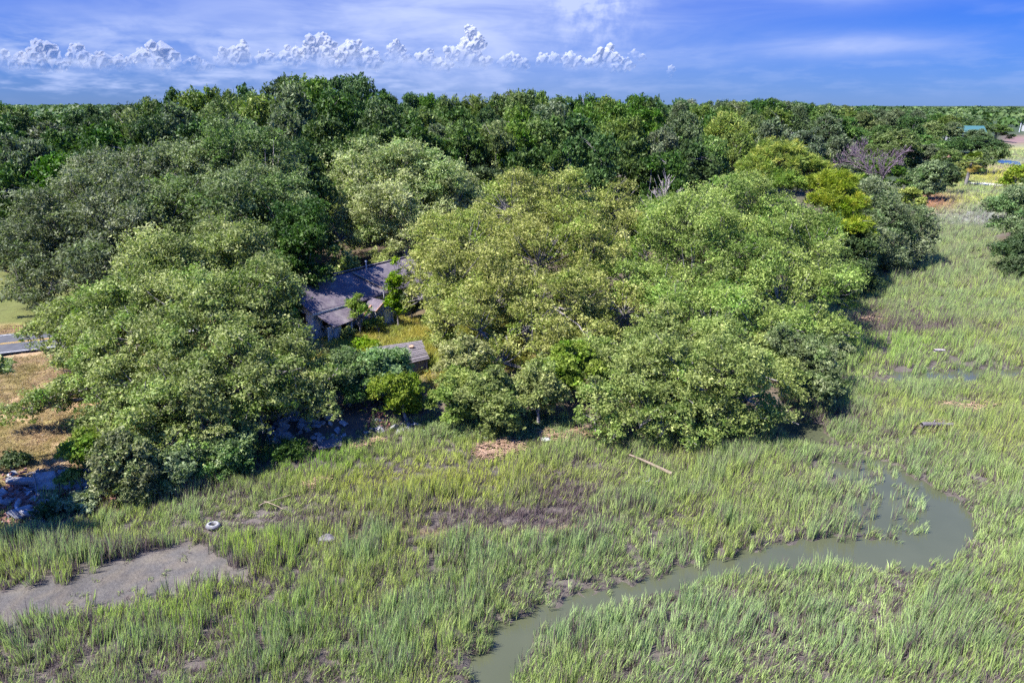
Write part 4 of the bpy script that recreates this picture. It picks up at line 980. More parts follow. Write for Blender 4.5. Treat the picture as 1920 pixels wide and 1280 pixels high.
def poles():
    b = AT(1478, 300, 165); g = HZ(b[0], b[1]); topz = AT(1478, 248, 165)[2] - g
    t = thing('utility_pole', (b[0], b[1], g), 'utility pole with grey transformer rising among the trees behind the taller pine', 'utility pole')
    tube_obj('pole', [(0, 0, -0.3), (0, 0, topz)], [.22, .15], M['greywood'], t)
    MB().box(-1.2, 1.2, -.08, .08, topz - .5, topz - .32).build('crossarm', M['greywood'], t)
    for xx in (-1.05, -.5, .5, 1.05): tube_obj('insulator', [(xx, 0, topz - .32), (xx, 0, topz - .08)], [.06, .05], M['metal'], t, 6)
    T = Tubes(); T.add([(.38, -.1, topz - 2.9), (.38, -.1, topz - 2.85), (.38, -.1, topz - 1.75), (.38, -.1, topz - 1.7)], [.15, .34, .34, .15], 12); obj('transformer', T.mesh('transformer', M['metal']), t)
    MB().beam((0, 0, topz - 3.6), (1.6, 0, topz - 3.4), .06, .06).build('lamp_arm', M['metal'], t)
    for px, py0, py1, Y, lab in ((1774.5, 291, 316, 178, 'short brown wooden post standing among the shore trees left of the palm'), (1910, 231, 252, 520, 'pale utility pole at the far right beside the distant marsh')):
        a = AT(px, py1, Y); g = HZ(a[0], a[1]); topz = AT(px, py0, Y)[2] - g
        t = thing('wooden_pole', (a[0], a[1], g), lab, 'pole'); k = .2 if Y < 300 else .3
        tube_obj('pole', [(0, 0, -0.3), (0, 0, topz)], [k, k * .85], M['pole'] if Y < 300 else M['metal'], t)
        MB().box(-k * 2, k * 2, -k * .6, k * .6, topz - .5, topz - .3).build('crossarm', M['pole'] if Y < 300 else M['metal'], t)


poles()


def far_houses():
    c = AT(1812, 243, 330); g = HZ(c[0], c[1])
    def hs(name, c, g, w, d, eave, ridge, rm, wm, lab, rz):
        t = thing(name, (c[0], c[1], g), lab, 'house', rz=rz)
        MB().box(-w / 2, w / 2, -d / 2, d / 2, 0, eave).build('wall', wm, t)
        MB().slab([(-w / 2 - .4, -d / 2 - .5, eave), (w / 2 + .4, -d / 2 - .5, eave), (w / 2 + .4, 0, ridge), (-w / 2 - .4, 0, ridge)], .15).build('roof', rm, t)
        MB().slab([(-w / 2 - .4, d / 2 + .5, eave), (w / 2 + .4, d / 2 + .5, eave), (w / 2 + .4, 0, ridge), (-w / 2 - .4, 0, ridge)], .15).build('roof', rm, t)
        for k in range(4):
            x = -w / 2 + w * (k + .5) / 4; wn = MB().box(x - .5, x + .5, -d / 2 - .04, -d / 2 - .01, eave - 2.2, eave - .8).build('window', M['dark_void'], t)
            MB().box(x - .62, x + .62, -d / 2 - .10, -d / 2 - .045, eave - 2.35, eave - 2.22).build('sill', M['white'], wn)
    rz = AT(1812, 236, 330)[2] - g
    hs('house', c, g, 13, 9, rz - 2.6, rz, M['teal'], M['white'], 'distant house with teal metal roof among the trees at right', -0.25)
    c2 = AT(1940, 236, 540); g2 = HZ(c2[0], c2[1]); r2 = AT(1926, 229, 540)[2] - g2
    hs('house', c2, g2, 12, 9, r2 - 2.4, r2, M['metal'], M['white'], 'distant white house cut by the right edge near the horizon', 0.0)


far_houses()


def palm():
    b = G(1811, 344, .6); b = gxy(b[0], b[1]); h = AT(1816, 301, b[1])[2] - b[2]
    t = thing('palm_tree', b, 'cabbage palm with skirt of dead orange fronds standing by the far marsh', 'palm')
    tube_obj('trunk', bez(np.array([0, 0, -.2]), np.array([0.1, 0, h * .5]), np.array([.6, 0, h]), 8), np.linspace(.42, .34, 8), M['bark'], t, 8)
    r = np.random.default_rng(9)
    for i in range(34):
        a = r.uniform(0, 6.28); el = r.uniform(-1.2, 1.25); L = 2.6; d = np.array([math.cos(a) * math.cos(el), math.sin(a) * math.cos(el), math.sin(el)])
        o = np.array([.6, 0, h]); e = o + d * L * .6; V = []; lvv = .15 + .35 * r.random() if el > -.2 else .75 + .25 * r.random()
        s = unit(np.cross(d, [0, 0, 1.0])); up = np.cross(s, d); V += [o - s * .05, o + s * .05, e + s * .05, e - s * .05]
        for k in range(13):
            f = (k / 12 - .5) * 2.6; dd = unit(d * math.cos(f) + s * math.sin(f)) * 1.5; tip = e + dd + np.array([0, 0, -.35 * abs(f) - .25]); q = unit(np.cross(dd, up)) * .13
            V += [e, e + dd * .5 + q, tip, e + dd * .5 - q]
        obj('frond', mesh_np('frond', np.array(V), np.arange(len(V)).reshape(-1, 4), M['palm'], {'lv': ('POINT', np.full(len(V), lvv)), 'hv': ('POINT', np.full(len(V), .5))}), t)


palm()


def chunk_mesh(seed, flat=.5):
    r = np.random.default_rng(seed); bm = bmesh.new(); bmesh.ops.create_cube(bm, size=1)
    bmesh.ops.bevel(bm, geom=bm.edges[:], offset=.09, segments=1, affect='EDGES')
    for v in bm.verts: v.co = Vector((v.co.x * 1.2 + .18 * math.sin(3 * v.co.y + seed), v.co.y + .15 * math.sin(4 * v.co.z + seed * 2), v.co.z * flat)) + Vector(r.normal(0, .05, 3))
    me = bpy.data.meshes.new('chunk'); bm.to_mesh(me); bm.free(); me.materials.append(M['concrete']); return me


def rubble():
    CH = [chunk_mesh(s, f) for s, f in ((1, .5), (2, .35), (3, .7), (4, .25), (5, .55), (6, .4))]; r = np.random.default_rng(4)
    def put(poly, n, s0, s1, label, group, zl=0.25):
        for k in range(n):
            i = r.integers(len(poly) - 1); u = r.random(); a, b = poly[i], poly[i + 1]
            px = a[0] + (b[0] - a[0]) * u + r.normal(0, 10); py = a[1] + (b[1] - a[1]) * u + r.normal(0, 1) * a[2]
            p = G(px, py, .8); z = HZ(p[0], p[1]); s = r.uniform(s0, s1)
            o = obj('concrete_chunk', CH[r.integers(6)], None, (p[0], p[1], z + s * .12)); o.scale = (s, s * r.uniform(.7, 1.1), s); o.rotation_euler = (r.uniform(-.7, .7), r.uniform(-.7, .7), r.uniform(0, 6.28))
            tag(o, label, 'rubble', group)
    put([(455, 812, 7), (520, 806, 10), (590, 798, 12), (655, 800, 10)], 70, .25, .62, 'broken grey concrete chunk in the riprap below the front left oak', 'concrete chunks of the riprap')
    put([(0, 940, 14), (50, 930, 14), (85, 925, 14)], 48, .22, .5, 'broken grey concrete piece in the heap at the left edge', 'concrete pieces of the left heap')
    put([(690, 792, 3), (750, 786, 3), (790, 780, 3)], 16, .25, .55, 'pale concrete piece on the bank below the shed', 'concrete pieces below the shed')
    def one(name, px, py, s, sc, rot, label, mat='concrete', cat='rubble', z=.7, dz=.15):
        p = G(px, py, z); o = obj(name, CH[s].copy(), None, (p[0], p[1], HZ(p[0], p[1]) + dz)); o.data.materials[0] = M[mat]; o.scale = sc; o.rotation_euler = rot; tag(o, label, cat)
    one('concrete_block', 152, 906, 2, (1.5, 1.0, 1.1), (.2, .1, .4), 'large angular pale concrete block right of the brick rubble', dz=.35)
    one('concrete_beam', 46, 916, 1, (1.5, .45, .7), (0, .05, .1), 'long grey concrete beam lying across the left heap', dz=.45)
    one('concrete_slab', 92, 915, 3, (.9, .9, .8), (.9, .2, .4), 'upright tilted slab beside the red bricks', dz=.5)
    one('concrete_slab', 47, 950, 3, (1.0, .6, .8), (.6, .3, 1.2), 'pale blue grey slab leaning towards the marsh in the left heap', dz=.3)
    one('concrete_slab', 515, 800, 4, (1.0, .7, .6), (.1, .1, .3), 'biggest flat topped block in the middle of the riprap', dz=.35)
    one('blue_scrap', 197, 924, 3, (.42, .16, .25), (.5, .2, .6), 'small bright blue plastic scrap on the bank', 'blue', 'scrap', .4, .3)
    # broken pipe ring
    p = G(63, 945, .6); V = []; n = 12
    a = np.linspace(math.pi * .95, math.pi * 2.1, n)
    for rr, z in ((.62, 0), (.75, 0), (.75, .45), (.62, .45)): V += [(rr * math.cos(q), rr * math.sin(q), z) for q in a]
    f = []
    for k in range(4):
        for i in range(n - 1): f.append((k * n + i, k * n + i + 1, ((k + 1) % 4) * n + i + 1, ((k + 1) % 4) * n + i))
    o = obj('pipe_section', mesh_np('pipe', np.array(V), np.array(f), M['concrete']), None, (p[0], p[1], HZ(p[0], p[1]) + .2)); o.rotation_euler = (.3, .1, 0); tag(o, 'broken half ring of concrete pipe in the left heap', 'rubble')
    # plank platform at the marsh edge
    c = [G(a, b, .45) for a, b in [(590, 815), (643, 808), (640, 836), (598, 842)]]; ctr = sum(c) / 4
    t = thing('fallen_dock_section', ctr, 'fallen weathered wooden dock section at the foot of the riprap', 'dock section')
    for k in range(7):
        v0, v1 = k / 7 + .01, (k + 1) / 7 - .01; q = lambda u, v: (c[0] * (1 - u) * (1 - v) + c[1] * u * (1 - v) + c[2] * u * v + c[3] * (1 - u) * v) - ctr + [0, 0, r.uniform(0, .05)]
        MB().slab([q(0, v0), q(1, v0), q(1, v1), q(0, v1)], .05).build('plank', M['greywood'], t)
    for u in (.15, .85):
        a_ = (c[0] * (1 - u) + c[1] * u) - ctr; b_ = (c[3] * (1 - u) + c[2] * u) - ctr; MB().beam(a_ - [0, 0, .14], b_ - [0, 0, .14], .12, .14).build('joist', M['greywood'], t)
    # bricks: too small and many to pick apart
    bm = bmesh.new()
    for poly, n in (([(60, 925), (10, 955)], 260), ([(110, 906), (138, 914)], 260), ([(205, 912), (216, 922)], 110), ([(40, 905), (20, 930)], 160), ([(690, 778), (720, 780)], 60)):
        for k in range(n):
            u = r.random(); px = poly[0][0] + (poly[1][0] - poly[0][0]) * u + r.normal(0, 9); py = poly[0][1] + (poly[1][1] - poly[0][1]) * u + r.normal(0, 6)
            q = G(px, py, .8); z = HZ(q[0], q[1]) + r.uniform(.0, .28)
            mt = Matrix.Translation((q[0], q[1], z)) @ Matrix.Rotation(r.uniform(0, 6.28), 4, 'Z') @ Matrix.Rotation(r.normal(0, .6), 4, 'X') @ Matrix.Diagonal((.21, .1, .07, 1))
            bmesh.ops.create_cube(bm, size=1, matrix=mt)
    me = bpy.data.meshes.new('brick_rubble'); bm.to_mesh(me); bm.free(); me.materials.append(M['brick']); tag(obj('brick_rubble', me), 'scatter of broken red bricks along the bank', 'bricks', kind='stuff')


rubble()


def torus_mesh(name, R, rr, flat, mat, n=36, k=10):
    a = np.linspace(0, 2 * math.pi, n, endpoint=False); b = np.linspace(0, 2 * math.pi, k, endpoint=False); A, Bq = np.meshgrid(a, b, indexing='ij')
    V = np.stack([(R + rr * np.cos(Bq)) * np.cos(A), (R + rr * np.cos(Bq)) * np.sin(A), rr * flat * np.sin(Bq)], -1).reshape(-1, 3); i = np.arange(n * k).reshape(n, k)
    f = np.stack([i, np.roll(i, -1, 0), np.roll(np.roll(i, -1, 0), -1, 1), np.roll(i, -1, 1)], -1).reshape(-1, 4)
    return mesh_np(name, V, f, mat, smooth=True)


def debris():
    p = G(400, 988, .15); t = thing('rubber_ring', (p[0], p[1], HZ(p[0], p[1]) + .14), 'discarded whitewall tyre lying in the grass at the head of the mud flat', 'tyre')
    t.rotation_euler = (-.1, .08, 0)
    obj('tread', torus_mesh('tread', .25, .11, 1.0, M['tyre_dark']), t); obj('whitewall', torus_mesh('whitewall', .235, .055, .5, M['tyre_white']), t, (0, 0, .095))
    p = G(1208, 903, .1); q = obj('old_hoop', torus_mesh('hoop', .29, .045, 1, M['white']), None, (p[0], p[1], HZ(p[0], p[1]) + .25)); tag(q, 'thin pale hoop half hidden in the marsh grass below the driftwood pole', 'hoop')
    # half buried boulder
    p = G(611, 1022, .1); bm = bmesh.new(); bmesh.ops.create_icosphere(bm, subdivisions=3, radius=.33)
    for v in bm.verts:
        n_ = 1 + .22 * math.sin(9 * v.co.x + 5 * v.co.y) + .18 * math.sin(13 * v.co.z + 8 * v.co.x) + .10 * math.sin(21 * v.co.y); v.co = Vector((v.co.x * 1.25, v.co.y * .7, v.co.z * .75 + .35 * v.co.x)) * n_
    me = bpy.data.meshes.new('boulder'); bm.to_mesh(me); bm.free(); me.materials.append(M['stone']); o = obj('boulder', me, None, (p[0], p[1], .42)); tag(o, 'grey boulder sticking out of the marsh right of the mud flat', 'boulder')
    def log(name, pa, pb, r0, r1, mat, label, cat, z=.18, sag=.05, forks=0):
        A = G(*pa, z); Bq = G(*pb, z); t = thing(name, A, label, cat); m = (Bq - A) / 2 + [0, .1, sag]
        tube_obj('stem', bez(A * 0, m, Bq - A, 9) + np.random.default_rng(2).normal(0, .012, (9, 3)), np.linspace(r0, r1, 9), mat, t)
        for k in range(forks):
            s = (Bq - A) * (.35 + .3 * k); tube_obj('stub', [s, s + [.15, .1, .3]], [r1 * .7, r1 * .3], mat, t, 5)
    log('driftwood_log', (1180, 852), (1261, 889), .05, .11, M['driftwood'], 'long slender pale driftwood pole on the marsh grass in front of the sprawling oak', 'driftwood', .55)
    log('driftwood_log', (1728, 796), (1788, 796), .16, .09, M['greywood'], 'short thick grey log lying in the marsh on the right', 'driftwood', .62, forks=2)
    log('driftwood_log', (1752, 657), (1772, 657), .12, .08, M['deadwood'], 'small whitish piece of driftwood in the upper right marsh', 'driftwood', .75)
    log('fallen_log', (50, 892), (100, 880), .13, .10, M['greywood'], 'grey fallen log above the rubble heap at lower left', 'log', 1.0, forks=1)
    log('fallen_branch', (485, 948), (545, 928), .025, .015, M['driftwood'], 'thin tan fallen stalk in the grass right of the tyre, upper one', 'stalk', .4)
    log('fallen_branch', (495, 940), (532, 955), .025, .015, M['driftwood'], 'thin tan fallen stalk in the grass right of the tyre, lower one', 'stalk', .4)
    for px, py, s, lab in ((1023, 827, .32, 'flat white foam scrap at the marsh head left of the sprawling oak'), (912, 821, .16, 'tiny white scrap near the pale green groundcover')):
        p = G(px, py, .2); m = MB(); bmesh.ops.create_icosphere(m.bm, subdivisions=2, radius=1)
        for v in m.bm.verts: v.co = Vector((v.co.x * s, v.co.y * s * .7, v.co.z * s * .35)) * (1 + .12 * math.sin(6 * v.co.x / s + 4 * v.co.y / s))
        o = m.build('foam_scrap', M['white']); o.location = (p[0], p[1], HZ(p[0], p[1]) + .25); tag(o, lab, 'litter')
    # dead reed mats
    for k, (px, py, rx, ry, n, lab) in enumerate(((935, 842, 1.5, 1.2, 700, 'tangled mat of brown dead reeds below the pale groundcover'), (1080, 818, 2.6, .9, 700, 'long brown reed wrack left of the sprawling oak'), (1835, 765, 3.0, .7, 420, 'thin brown wrack line on the far right marsh'),
                                                  (595, 908, .6, .45, 240, 'small brown reed mat below the fallen dock'), (1755, 800, 1.5, .6, 240, 'brown reeds around the grey log on the right'), (690, 832, .9, .5, 240, 'straw coloured mat beside the fallen dock section'), (1640, 598, 2.0, 1.2, 260, 'patch of brown broken reeds in the upper right marsh'))):
        r = np.random.default_rng(50 + k); c = G(px, py, .2); T = []
        a = r.uniform(0, 6.28, n); q = np.sqrt(r.random(n)); x = q * np.cos(a) * rx; y = q * np.sin(a) * ry + .3 * np.sin(x * 2); z = r.uniform(.05, .42, n); an = r.normal(0, .7, n); L = r.uniform(.3, .8, n)
        d = np.stack([np.cos(an), np.sin(an), r.normal(0, .15, n)], -1) * L[:, None] / 2; w = np.stack([-np.sin(an), np.cos(an), r.normal(0, .5, n)], -1) * .018; P0 = np.stack([x, y, z], -1)
        V = np.stack([P0 - d - w, P0 + d - w, P0 + d + w, P0 - d + w], 1).reshape(-1, 3)
        o = obj('reed_wrack', mesh_np('reed_wrack', V, np.arange(4 * n).reshape(n, 4), M['straw']), None, (c[0], c[1], HZ(c[0], c[1]))); tag(o, lab, 'wrack', kind='stuff')


debris()

# ------------------------------------------------------------------ grass and ground cover (uncountable)
def tuft_mesh(name, seed, nb, rad, h, w, mat, lean=.35, spread=.25):
    r = np.random.default_rng(seed); a = r.uniform(0, 6.28, nb); q = np.sqrt(r.random(nb)) * rad
    b = np.stack([q * np.cos(a), q * np.sin(a), np.full(nb, -.05)], -1); H = h * r.uniform(.55, 1.2, nb); az = r.uniform(0, 6.28, nb)
    d = np.stack([np.cos(az) * spread * r.random(nb) + lean * r.uniform(.2, 1.0, nb), np.sin(az) * spread * r.random(nb), np.ones(nb)], -1)
    sd = r.uniform(0, 6.28, nb); s = np.stack([np.cos(sd), np.sin(sd), np.zeros(nb)], -1); W = w * r.uniform(.6, 1.3, nb)
    p0 = b; p1 = b + d * [.45, .45, .5] * H[:, None]; p2 = b + d * [1.25, 1.25, .97] * H[:, None] - np.stack([0 * H, 0 * H, .08 * H * r.random(nb)], -1)
    W = W[:, None]; V = np.stack([p0 - s * W * .5, p0 + s * W * .5, p1 + s * W * .5, p1 - s * W * .5, p2 + s * W * .1, p2 - s * W * .1], 1).reshape(-1, 3)
    k = np.arange(nb)[:, None] * 6; Fc = np.vstack([k + [0, 1, 2, 3], k + [3, 2, 4, 5]])
    lv = np.repeat(r.random(nb), 6); hh = np.tile([0, 0, .5, .5, 1, 1], nb).astype(float)
    return mesh_np(name, V, Fc, mat, {'lv': ('POINT', lv), 'hh': ('POINT', hh)})


def scatter(name, label, pts, rot, scl, idx, attrs, meshes, cat):
    coll = bpy.data.collections.new(name + '_tufts')
    for i, me in enumerate(meshes):
        o = bpy.data.objects.new(f'{name}_tuft_{i:02d}', me); coll.objects.link(o)
    me = bpy.data.meshes.new(name); me.vertices.add(len(pts)); me.vertices.foreach_set('co', np.ascontiguousarray(pts, np.float32).ravel())
    def add(nm, typ, arr, key): me.attributes.new(nm, typ, 'POINT').data.foreach_set(key, np.ascontiguousarray(arr).ravel())
    add('rot', 'FLOAT_VECTOR', rot.astype(np.float32), 'vector'); add('scl', 'FLOAT_VECTOR', scl.astype(np.float32), 'vector'); add('idx', 'INT', idx.astype(np.int32), 'value')
    for nm, arr in attrs.items():
        if arr.ndim == 1: add(nm, 'FLOAT', arr.astype(np.float32), 'value')
        else: add(nm, 'FLOAT_COLOR', np.hstack([arr, np.ones((len(arr), 1))]).astype(np.float32), 'color')
    o = obj(name, me); tag(o, label, cat, kind='stuff')
    ng = bpy.data.node_groups.new(name, 'GeometryNodeTree'); ng.interface.new_socket('Geometry', in_out='INPUT', socket_type='NodeSocketGeometry'); ng.interface.new_socket('Geometry', in_out='OUTPUT', socket_type='NodeSocketGeometry')
    N = ng.nodes; gi = N.new('NodeGroupInput'); go = N.new('NodeGroupOutput'); ip = N.new('GeometryNodeInstanceOnPoints'); ci = N.new('GeometryNodeCollectionInfo')
    ci.inputs['Collection'].default_value = coll; ci.inputs['Separate Children'].default_value = True; ci.inputs['Reset Children'].default_value = True
    ip.inputs['Pick Instance'].default_value = True
    def na(nm, t): n = N.new('GeometryNodeInputNamedAttribute'); n.data_type = t; n.inputs[0].default_value = nm; return n.outputs[0]
    L = ng.links; L.new(gi.outputs[0], ip.inputs['Points']); L.new(ci.outputs[0], ip.inputs['Instance']); L.new(na('idx', 'INT'), ip.inputs['Instance Index']); L.new(na('rot', 'FLOAT_VECTOR'), ip.inputs['Rotation']); L.new(na('scl', 'FLOAT_VECTOR'), ip.inputs['Scale']); L.new(ip.outputs[0], go.inputs[0])
    md = o.modifiers.new('scatter', 'NODES'); md.node_group = ng
    return o


def marsh_grass():
    r = np.random.default_rng(21); XS = []; YS = []; SC_ = []
    for Y0, Y1, dens, s in ((14, 34, 30, 1.0), (34, 50, 25, 1.0), (50, 75, 15, 1.1), (75, 120, 7.0, 1.3), (120, 200, 1.3, 2.0), (200, 330, .35, 3.2)):
        w0 = 0.80 * Y1 + 6; n = int(dens * 2 * w0 * (Y1 - Y0)); x = r.uniform(-w0, w0, n); y = r.uniform(Y0, Y1, n); px, py = PX(x, y, 0 * x)
        k = (px > -60) & (px < 1980) & (py < 1400); x, y = x[k], y[k]
        d = seg_dist(x, y, SHORE); k = poly_in(x, y, MARSH) | (d < 1.2); x, y = x[k], y[k]; XS.append(x); YS.append(y); SC_.append(np.full(len(x), s))
    x = np.concatenate(XS); y = np.concatenate(YS); s = np.concatenate(SC_); f = fields(x, y); px, py = f['px'], f['py']; n = len(x)
    n1 = vnoise(x, y, 6.0, 41); n2 = vnoise(x, y, 1.8, 42); n3 = vnoise(x, y, 15.0, 43)
    def pe(cx, cy, rx, ry): return np.exp(-((px - cx) / rx) ** 2 - ((py - cy) / ry) ** 2)
    keep = np.ones(n)
    keep *= 1 - sstep(f['cd'], .02, -.30)
    keep *= np.where(f['mud'], .05, 1) * (1 - .55 * np.clip(f['wetz'], 0, 1)) * (1 - pe(1888, 305, 40, 6))
    keep *= 1 - .93 * sstep(f['dd'], .35, .05)
    keep *= np.where(f['h'] < -.12, .33, 1.0)
    keep *= 1 - sstep(f['land'], .15, .55)
    keep *= .34 + .66 * sstep(vnoise(x, y, 1.1, 44), .34, .56)
    keep *= 1 - .75 * np.clip(pe(935, 842, 45, 16) + pe(1080, 818, 70, 9) + pe(400, 990, 16, 12) + pe(611, 1022, 14, 12) + pe(1757, 798, 40, 9), 0, 1)
    short = np.clip(pe(250, 985, 260, 45) + pe(760, 870, 260, 50) + pe(500, 960, 200, 40) + pe(940, 980, 190, 30), 0, 1)
    hs = (1.0 - .42 * short) * (.55 + .8 * n1) * (.8 + .4 * n3) * np.where(y > 110, .8, 1)
    hs *= 1 - .3 * sstep(f['cd'], 1.2, .2); hs = np.where(f['mud'], .22, hs)
    # tone: blue-green tall cordgrass, yellow-green high marsh, brown dead zones
    base = np.array([0.175, 0.225, 0.085]); col = np.tile(base, (n, 1))
    def put(mk, c): mk = np.clip(mk, 0, 1)[:, None]; col[:] = col * (1 - mk) + np.array(c) * mk
    put(sstep(n3, .45, .75) * .8, (0.205, 0.245, 0.075)); put(sstep(n1, .55, .8) * .7, (0.16, 0.215, 0.105))
    put(pe(1300, 1190, 420, 110) * .8, (0.185, 0.245, 0.125)); put(pe(1650, 950, 220, 80) * .7, (0.19, 0.245, 0.125))
    put(pe(800, 900, 330, 60) * .9, (0.245, 0.265, 0.055)); put(pe(300, 1150, 330, 60) * .6, (0.19, 0.27, 0.045)); put(pe(480, 1040, 90, 30) * .8, (0.22, 0.30, 0.035))
    put(pe(560, 870, 130, 26) * .7, (0.10, 0.22, 0.03)); put(pe(1660, 640, 150, 60) * .7, (0.18, 0.27, 0.06)); put(pe(1800, 470, 130, 60) * .6, (0.17, 0.205, 0.11)); put(pe(1840, 412, 100, 18) * .9, (0.16, 0.165, 0.135))
    put(pe(1840, 376, 60, 8) * .7, (0.23, 0.25, 0.06)); put(pe(1740, 380, 45, 16) * 1.3, (0.25, 0.13, 0.07)); put(pe(1880, 330, 80, 14), (0.26, 0.25, 0.05)); put(pe(1890, 800, 90, 90) * .8, (0.20, 0.235, 0.075))
    gd = .24 + .16 * sstep(n1, .5, .2) + .30 * sstep(n2, .45, .2) + .75 * np.clip(pe(950, 975, 190, 20) + pe(1050, 930, 70, 30) * .7 + pe(420, 1075, 70, 18) + pe(250, 1040, 220, 14) * .5 + pe(560, 985, 150, 18) * .6 + pe(1640, 600, 110, 26) * .6 + pe(1750, 620, 110, 10) * .7 + pe(1560, 790, 90, 14) * .5 + pe(380, 930, 130, 14) * .5, 0, 1)
    gd += .12 * sstep(px, 700, 300) * (py > 1100)
    k = r.random(n) < keep; m = k.sum()
    pts = np.stack([x, y, f['h']], -1)[k]; ss = s[k]
    rot = np.stack([r.normal(0, .08, m), r.normal(0, .08, m) + .05, r.normal(0, .6, m) + (vnoise(x, y, 8.0, 47)[k] - .5) * 1.6], -1)
    scl = np.stack([ss * r.uniform(.8, 1.25, m)] * 2 + [np.minimum(ss, 1.35) * hs[k] * r.uniform(.75, 1.2, m)], -1)
    meshes = [tuft_mesh('tuft', 300 + i, 15, .20, .86, .024, M['grass'], .04 + .025 * i, .15) for i in range(8)]
    scatter('marsh_grass', 'green and brown cordgrass covering the salt marsh', pts, rot, scl, r.integers(0, 8, m), {'gc': col[k] * np.array([1.76, 1.84, 1.50]), 'gd': np.clip(gd[k], 0, .95)}, meshes, 'marsh grass')
    print('marsh tufts', m)


marsh_grass()


def land_grass():
    r = np.random.default_rng(23); n = 16000
    xa = np.concatenate([r.uniform(-46, -22, 9000), r.uniform(-16, 6, n - 9000)]); ya = np.concatenate([r.uniform(31, 60, 9000), r.uniform(43, 62, n - 9000)])
    f = fields(xa, ya); rel = np.stack([xa, ya], -1) - ROAD_A; off = np.abs(-ROAD_D[1] * rel[:, 0] + ROAD_D[0] * rel[:, 1])
    left = np.arange(n) < 9000
    k = (f['land'] > .8) & (~left | (off > 3.6)); yard = np.exp(-(((xa + 8.5) / 6.0) ** 2 + ((ya - 54) / 6.5) ** 2)) + np.exp(-(((xa - 2) / 6.0) ** 2 + ((ya - 57) / 5) ** 2)); k &= left | (r.random(n) < yard * 1.3)
    nz = vnoise(xa, ya, 6, 61)[:, None]
    col = np.where(left[:, None], np.array([.38, .27, .15]) * (1 - nz) + np.array([.27, .22, .07]) * nz, np.array([.42, .37, .07]) * (1 - nz) + np.array([.28, .33, .06]) * nz)
    m = k.sum(); pts = np.stack([xa, ya, f['h']], -1)[k]; rot = np.stack([0 * nz[k, 0], 0 * nz[k, 0], r.uniform(0, 6.28, m)], -1); hz = np.where(left[k], .16, .55) * r.uniform(.6, 1.3, m)
    scl = np.stack([np.full(m, 1.2), np.full(m, 1.2), hz], -1)
    meshes = [tuft_mesh('lawn_tuft', 400 + i, 18, .24, .8, .03, M['grass'], .1, .5) for i in range(4)]
    scatter('lawn_grass', 'dry tan lawn and yellow yard grass', pts, rot, scl, r.integers(0, 4, m), {'gc': col[k], 'gd': np.full(m, .08)}, meshes, 'grass')


land_grass()


def groundcover():
    r = np.random.default_rng(25); n = 520; px = r.uniform(800, 1070, n); py = r.uniform(778, 815, n); CL = []
    for a, b in zip(px, py):
        if abs((a - 935) / 150) ** 2 + abs((b - 797) / 20) ** 2 > 1.1: continue
        p = G(a, b, .5); z = HZ(p[0], p[1]); CL.append((p[0], p[1], z + .15, r.uniform(.2, .42), r.random()))
    V, Fc, lv = leaf_quads(r, np.array(CL), 16000, .13, .07)
    tag(obj('groundcover', mesh_np('groundcover', V, Fc, M['palegreen'], lv)), 'pale grey green low bushes along the head of the marsh', 'groundcover', kind='stuff')
    n = 2600; a = r.uniform(-36, 60, n); b = r.uniform(36, 125, n); f = fields(a, b)      # undergrowth on the wood floor close to the shore
    A = np.stack([a, b, f['h'], f['land'], f['sd'], f['px'], f['py']], -1); k = (A[:, 3] > .6) & (A[:, 4] > .8) & ~((A[:, 5] < 300) & (A[:, 1] < 64)) & (np.exp(-(((A[:, 0] + 8.5) / 6.0) ** 2 + ((A[:, 1] - 54) / 7.) ** 2)) < .35) & ~((A[:, 0] > -18) & (A[:, 0] < -4) & (A[:, 1] > 53) & (A[:, 1] < 70))
    A = A[k]; CL = np.stack([A[:, 0], A[:, 1], A[:, 2] + .2, r.uniform(.35, .8, len(A)), r.random(len(A))], -1)
    V, Fc, lv = leaf_quads(r, CL, 42000, .24, .13)
    tag(obj('undergrowth', mesh_np('undergrowth', V, Fc, M['oak_green'], lv)), 'low green undergrowth beneath the trees', 'undergrowth', kind='stuff')


groundcover()


# ------------------------------------------------------------------ distant cumulus
def cloud_mat():
    m, B, o = new_mat('cumulus')
    tc = B.n('ShaderNodeTexCoord').outputs['Object']
    n1 = B.noise(tc, 0.010, 5, 0.62)
    z = B.n('ShaderNodeSeparateXYZ', i={0: tc}).outputs[2]
    body = B.sm(B.m('ADD', B.m('DIVIDE', z, 170.0), B.m('MULTIPLY', B.m('SUBTRACT', n1, 0.5), 1.6)), -0.05, 1.15, 0.0, 0.90)
    lw = B.n('ShaderNodeLayerWeight', i={'Blend': 0.5}).outputs['Facing']
    body = B.m('MULTIPLY', body, B.sm(lw, 0.25, 0.95, 1.0, 0.0))
    body = B.m('MULTIPLY', body, B.m('SUBTRACT', 1.0, B.n('ShaderNodeNewGeometry').outputs['Backfacing']))
    bp = B.n('ShaderNodeBump', i={'Height': n1, 'Strength': 1.0, 'Distance': 10.0})
    d = B.n('ShaderNodeBsdfDiffuse', i={'Color': (0.70, 0.70, 0.72, 1), 'Roughness': 1.0}); B.nt.links.new(bp.outputs[0], d.inputs['Normal'])
    tl = B.n('ShaderNodeBsdfTranslucent', i={'Color': (0.86, 0.86, 0.90, 1)})
    a = B.n('ShaderNodeMixShader', i={0: 0.30}); B.nt.links.new(d.outputs[0], a.inputs[1]); B.nt.links.new(tl.outputs[0], a.inputs[2])
    t = B.n('ShaderNodeBsdfTransparent')
    mx = B.n('ShaderNodeMixShader', i={0: body}); B.nt.links.new(t.outputs[0], mx.inputs[1]); B.nt.links.new(a.outputs[0], mx.inputs[2])
    B.nt.links.new(mx.outputs[0], o.inputs[0]); return m


